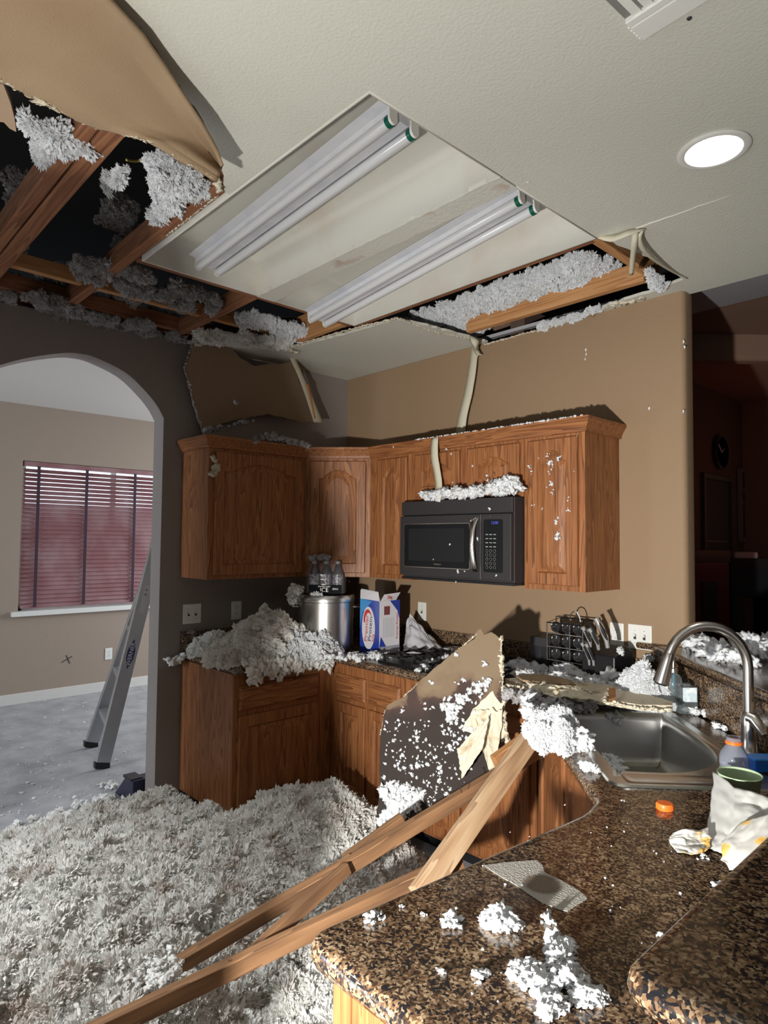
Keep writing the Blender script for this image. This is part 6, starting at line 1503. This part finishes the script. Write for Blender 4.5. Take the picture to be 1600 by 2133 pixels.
hm = mat('black_handle_grip', (0.02, 0.02, 0.022), 0.25)
for k, (tp_, bt_, r_) in enumerate((((1245, 1287), (1266, 1349), 1.25), ((1231, 1309), (1247, 1353), 1.0), ((1217, 1306), (1230, 1347), 1.0), ((1215, 1339), (1228, 1385), 0.75), ((1224, 1341), (1237, 1386), 0.75), ((1230, 1298), (1240, 1335), 0.9))):
    p1, p0 = atY(*tp_, -0.30), atY(*bt_, -0.265); d = p1-p0; v = d.normalized().cross(Vector((0, -1, 0)))
    path = [p0, p0 + d*0.25 + v*0.006, p0 + d*0.55 + v*0.003, p0 + d*0.85 - v*0.005, p1 - v*0.010]
    kn = MB(); kn.tube(path, [0.0075*r_, 0.0085*r_, 0.010*r_, 0.0085*r_, 0.011*r_], 10); kk = kn.build('knife_handle', M['knife_steel'] if k < 5 else M['black'], kb_, smooth=60)
    kn = MB(); kn.tube([p + Vector((0.004, -0.003, 0)) for p in path[1:4]], [0.005*r_, 0.0085*r_, 0.005*r_], 8); kn.build('grip_inlay', hm, kk, smooth=60)
line_tufts('insulation_wisp', 'white clump caught at the foot of the tallest knife', [(2.205, -0.2, 1.06), (2.215, -0.2, 1.04)], 0.008, 0.014, 'fluff_w', 8, 0.008, 47)

# bottles behind the sink
cl_gl = mat('clear_bottle_plastic', (0.80, 0.90, 0.93), 0.06, trans=0.92, ior=1.25); 
b0 = atZ(1404, 1478, CT); sd = thing('soap_dispenser', 'clear soap dispenser with a steel pump behind the faucet head', 'soap dispenser', b0)
MB().lathe([(0.030, 0.001), (0.034, 0.006), (0.034, 0.115), (0.028, 0.135), (0.016, 0.145), (0.016, 0.150)], b0, n=24).build('bottle', cl_gl, sd, smooth=40)
MB().lathe([(0.030, 0.004), (0.030, 0.030), (0.001, 0.030)], b0, n=20).build('soap', mat('blue_soap', (0.02, 0.12, 0.35), 0.2), sd, smooth=40)
MB().lathe([(0.005, 0.03), (0.005, 0.14)], b0, n=8).build('dip_tube', mat('teal_tube', (0.05, 0.35, 0.45), 0.3), sd)
MB().lathe([(0.018, 0.150), (0.018, 0.165), (0.007, 0.168), (0.0065, 0.205), (0.009, 0.206), (0.009, 0.214), (0.001, 0.215)], b0, n=18).build('pump', M['nickel'], sd, smooth=40)
b1 = atZ(1431, 1486, CT); cb = thing('clear_bottle', 'squat clear bottle with a pale label next to the soap dispenser', 'bottle', b1)
mb = MB(); mb.prism([b1 + fu*a + fv*b_ + Zv*0.001 for a, b_ in round_corners([(-0.038, -0.022), (0.038, -0.022), (0.038, 0.022), (-0.038, 0.022)], 0.012, 4)], Zv*0.105); mb.build('body', cl_gl, cb, bevel=0.006)
mb = MB(); mb.obox(b1 - fu*0.026 - fv*0.0235 + Zv*0.05, fu*0.055, Zv*0.055, -fv*0.0006); mb.build('label', mat('pale_blue_label', (0.50, 0.62, 0.68), 0.5, var=(60, (0.75, 0.78, 0.78), 0.45, 0.6)), cb)
MB().lathe([(0.015, 0.106), (0.015, 0.118), (0.001, 0.119)], b1, n=16).build('cap', cl_gl, cb)

# open drink bottle with orange ring, blue carton, green cup by the faucet
b2 = atZ(1530, 1622, CT+.008); dk = thing('drink_bottle', 'open clear drink bottle with an orange neck ring by the sink', 'bottle', b2)
MB().lathe([(0.034, 0.0), (0.038, 0.006), (0.038, 0.030), (0.035, 0.034), (0.038, 0.040), (0.038, 0.060), (0.034, 0.072), (0.022, 0.090), (0.0195, 0.094), (0.0195, 0.116), (0.0180, 0.116), (0.0180, 0.095), (0.034, 0.064), (0.036, 0.010), (0.001, 0.008)], b2, n=28, cap1=False).build('body', mat('pale_blue_bottle_plastic', (0.74, 0.80, 0.92), 0.10, trans=0.85, ior=1.2), dk, smooth=40)
MB().lathe([(0.0205, 0.096), (0.0225, 0.098), (0.0225, 0.103), (0.0205, 0.105)], b2, n=24).build('neck_ring', mat('orange_plastic', (0.90, 0.16, 0.02), 0.35), dk, smooth=40)
b3 = atZ(1587, 1605, CT+.008); bc = thing('blue_box', 'small bright blue box behind the drink bottle', 'box', b3)
mb = MB(); mb.obox(b3 - fu*0.03 - fv*0.02, fu*0.085, fv*0.05, Zv*0.030); mb.build('body', mat('bright_blue_plastic', (0.01, 0.12, 0.52), 0.3), bc, bevel=0.004)
mb = MB(); mb.obox(b3 - fu*0.033 - fv*0.023 + Zv*0.0305, fu*0.091, fv*0.056, Zv*0.009); mb.build('lid', mat('pale_blue_lid', (0.03, 0.20, 0.62), 0.3), bc, bevel=0.003)
b4 = atZ(1542, 1680, CT); cup = thing('green_cup', 'pale green cup half covered by crumpled white wrapping paper', 'cup', b4)
MB().lathe([(0.036, 0.0005), (0.039, 0.004), (0.050, 0.078), (0.0525, 0.080), (0.0525, 0.083), (0.0505, 0.083), (0.0475, 0.078), (0.036, 0.008), (0.001, 0.007)], b4, n=36).build('body', mat('pale_green_ceramic', (0.36, 0.47, 0.30), 0.35), cup, smooth=50)

# greasy crumpled wrappers
gm, nt, b = nodes_mat('greasy_wrapping_paper'); L = nt.links.new
tc = N(nt, 'ShaderNodeTexCoord'); no = N(nt, 'ShaderNodeTexNoise'); no.inputs['Scale'].default_value = 16; no.inputs['Detail'].default_value = 3
cr = N(nt, 'ShaderNodeValToRGB'); e = cr.color_ramp.elements; e[0].position = 0.57; e[0].color = (0.50, 0.49, 0.46, 1); e[1].position = 0.69; e[1].color = (0.60, 0.30, 0.05, 1); q = e.new(0.61); q.color = (0.66, 0.45, 0.14, 1)
L(tc.outputs['Object'], no.inputs['Vector']); L(no.outputs['Fac'], cr.inputs['Fac']); L(cr.outputs['Color'], b.inputs['Base Color']); b.inputs['Roughness'].default_value = 0.7
M['grease'] = gm; M['wrap'] = mat('white_wrapping_paper', (0.52, 0.52, 0.50), 0.65)
def crumple(name, label, rows, amp, mt, seed, cat='paper', nu=40, nv=40):
    """rows: grid of control points (px, py, z) lofted smoothly, then creased"""
    G = [[atZ(px, py, z) if z is not None else None for px, py, z in r] for r in rows]
    def f(u, v):
        kv = v*(len(G)-1); i = min(int(kv), len(G)-2); tv = kv-i
        def row(r):
            ku = u*(len(r)-1); j = min(int(ku), len(r)-2); return r[j].lerp(r[j+1], ku-j)
        p = row(G[i]).lerp(row(G[i+1]), tv)
        c1 = abs(nz(u*3+seed, v*3, seed)); c2 = abs(nz(u*7+seed, v*6, 3+seed)); c3 = nz(u*15, v*15, seed)
        return p + Vector((0.5, -0.6, 0.6))*(amp*(c1*2 + c2*0.8 + c3*0.12 - 0.5)) + Vector((0.004*nz(v*9, seed), 0.004*nz(u*9, seed+4), 0))
    mb = MB(); mb.grid(f, nu, nv); return tag(mb.build(name, M[mt], smooth=28, solid=0.0008), label, cat)
crumple('wrapping_paper', 'crumpled white wrapping paper standing against the green cup', [[(1486, 1606, .958), (1530, 1640, .975), (1600, 1660, .975), (1680, 1660, .97)], [(1483, 1660, .93), (1530, 1690, .95), (1600, 1700, .95), (1680, 1700, .95)], [(1475, 1720, .905), (1520, 1740, .92), (1590, 1750, .92), (1680, 1760, .92)], [(1462, 1762, .894), (1500, 1775, .896), (1560, 1795, .896), (1640, 1810, .896)]], 0.010, 'wrap', 2, nu=46, nv=40)
crumple('wrapping_paper', 'small greasy crumpled paper with a brown smear, left of the wrapper', [[(1402, 1735, .905), (1430, 1726, .925), (1455, 1730, .918), (1475, 1722, .92)], [(1392, 1752, .895), (1425, 1752, .905), (1455, 1755, .90), (1480, 1745, .91)], [(1412, 1775, .894), (1440, 1780, .896), (1465, 1777, .896), (1480, 1765, .90)]], 0.007, 'grease', 5, nu=34, nv=28)
crumple('wrapping_paper', 'white greasy paper with a yellow stained edge at the right frame edge', [[(1545, 1712, .955), (1600, 1695, .985), (1700, 1680, .99)], [(1505, 1752, .93), (1590, 1745, .955), (1700, 1740, .96)], [(1502, 1790, .905), (1580, 1800, .925), (1690, 1800, .93)], [(1520, 1812, .894), (1565, 1826, .896), (1660, 1830, .90)]], 0.008, 'grease', 9, nu=40, nv=40)
# orange cap, stained paper
oc = atZ(1385, 1686, CT); cp2 = thing('orange_cap', 'orange screw cap lying on the counter in front of the sink', 'cap', oc)
MB().lathe([(0.0195, 0.0005), (0.0205, 0.003), (0.0200, 0.014), (0.0185, 0.0165), (0.001, 0.017)], oc, n=30).build('cap', bpy.data.materials['orange_plastic'], cp2, smooth=40)
mb = MB()
for k in range(30):
    a = 2*PI*k/30; u = Vector((math.cos(a), math.sin(a), 0)); mb.obox(oc + u*0.0200 + Zv*0.002 - u.cross(Zv)*0.0006, u*0.0008, u.cross(Zv)*0.0012, Zv*0.011)
mb.build('ribs', bpy.data.materials['orange_plastic'], cp2, kind='stuff')
pm, nt, b = nodes_mat('oil_stained_paper_towel'); L = nt.links.new
tc = N(nt, 'ShaderNodeTexCoord'); sc_ = atZ(1130, 1843, CT)
vm = N(nt, 'ShaderNodeVectorMath', operation='DISTANCE'); vm.inputs[1].default_value = (sc_.x, sc_.y, sc_.z); no = N(nt, 'ShaderNodeTexNoise'); no.inputs['Scale'].default_value = 90; no.inputs['Detail'].default_value = 4
ma = N(nt, 'ShaderNodeMath', operation='MULTIPLY_ADD'); ma.inputs[1].default_value = 0.012
cr = N(nt, 'ShaderNodeValToRGB'); e = cr.color_ramp.elements; e[0].position = 0.030; e[0].color = (0.20, 0.15, 0.11, 1); e[1].position = 0.046; e[1].color = (0.42, 0.40, 0.36, 1)
q = e.new(0.037); q.color = (0.15, 0.11, 0.08, 1)
L(tc.outputs['Object'], vm.inputs[0]); L(no.outputs['Fac'], ma.inputs[0]); L(vm.outputs['Value'], ma.inputs[2]); L(ma.outputs[0], cr.inputs['Fac']); L(cr.outputs['Color'], b.inputs['Base Color']); b.inputs['Roughness'].default_value = 0.8
vo = N(nt, 'ShaderNodeTexVoronoi'); vo.inputs['Scale'].default_value = 260; bp2 = N(nt, 'ShaderNodeBump'); bp2.inputs['Strength'].default_value = 0.5; bp2.inputs['Distance'].default_value = 0.002
L(tc.outputs['Object'], vo.inputs['Vector']); L(vo.outputs['Distance'], bp2.inputs['Height']); L(bp2.outputs['Normal'], b.inputs['Normal'])
to = [(1008, 1803), (1050, 1797), (1118, 1792), (1130, 1802), (1135, 1818), (1165, 1832), (1200, 1852), (1225, 1872), (1182, 1899), (1165, 1895), (1130, 1882), (1080, 1848), (1030, 1818)]
mb = MB(); mb.prism(jag([atZ(px, py, CT+0.0008) for px, py in to], 0.0016, 0.006, 3, closed=True, ax=(0, 0, 1)), (0, 0, 0.0009)); tag(mb.build('paper_towel', pm), 'torn grey paper towel with a round grease stain on the near counter', 'paper')

# ================================================================== OUT OF FRAME: what shades the left half
# unseen sheet added to block the torch, its edge cut to the shadow line
LP = Vector(TORCH); az = math.radians(62); dn2 = Vector((-math.sin(az), math.cos(az), 0))
def onp(S_): S_ = Vector(S_); return LP + (S_-LP)*(0.85/((S_-LP).dot(dn2)))
edge = [onp(q) for q in ((1.35, -1.1, 0.0), (1.30, -1.1, 0.3), (0.75, -0.70, 0.75), (0.36, -0.75, 0.98), (0.40, -0.55, 1.25), (0.523, -0.36, 1.484), (0.40, -0.36, 1.85), (0.267, -0.36, 2.086), (0.60, -1.0, 2.50), (0.95, -1.67, 2.79), (1.3, -2.1, 2.75), (1.51, -2.36, 2.75), (1.41, -2.46, 2.75), (1.45, -2.59, 2.75))]
e0 = Vector((edge[0].x, edge[0].y, 0.001)); side2 = Vector((-math.cos(az), -math.sin(az), 0)); bk = edge[-1] + side2*0.9
pts = [e0] + jag(edge, 0.012, 0.03, 3) + [bk, Vector((bk.x, bk.y, 0.001))]
tag(MB().prism(pts, dn2*0.013).build('shade_blocker', M['tan_sheet']), 'added light-blocking sheet standing upright left of the camera, out of frame', 'drywall')
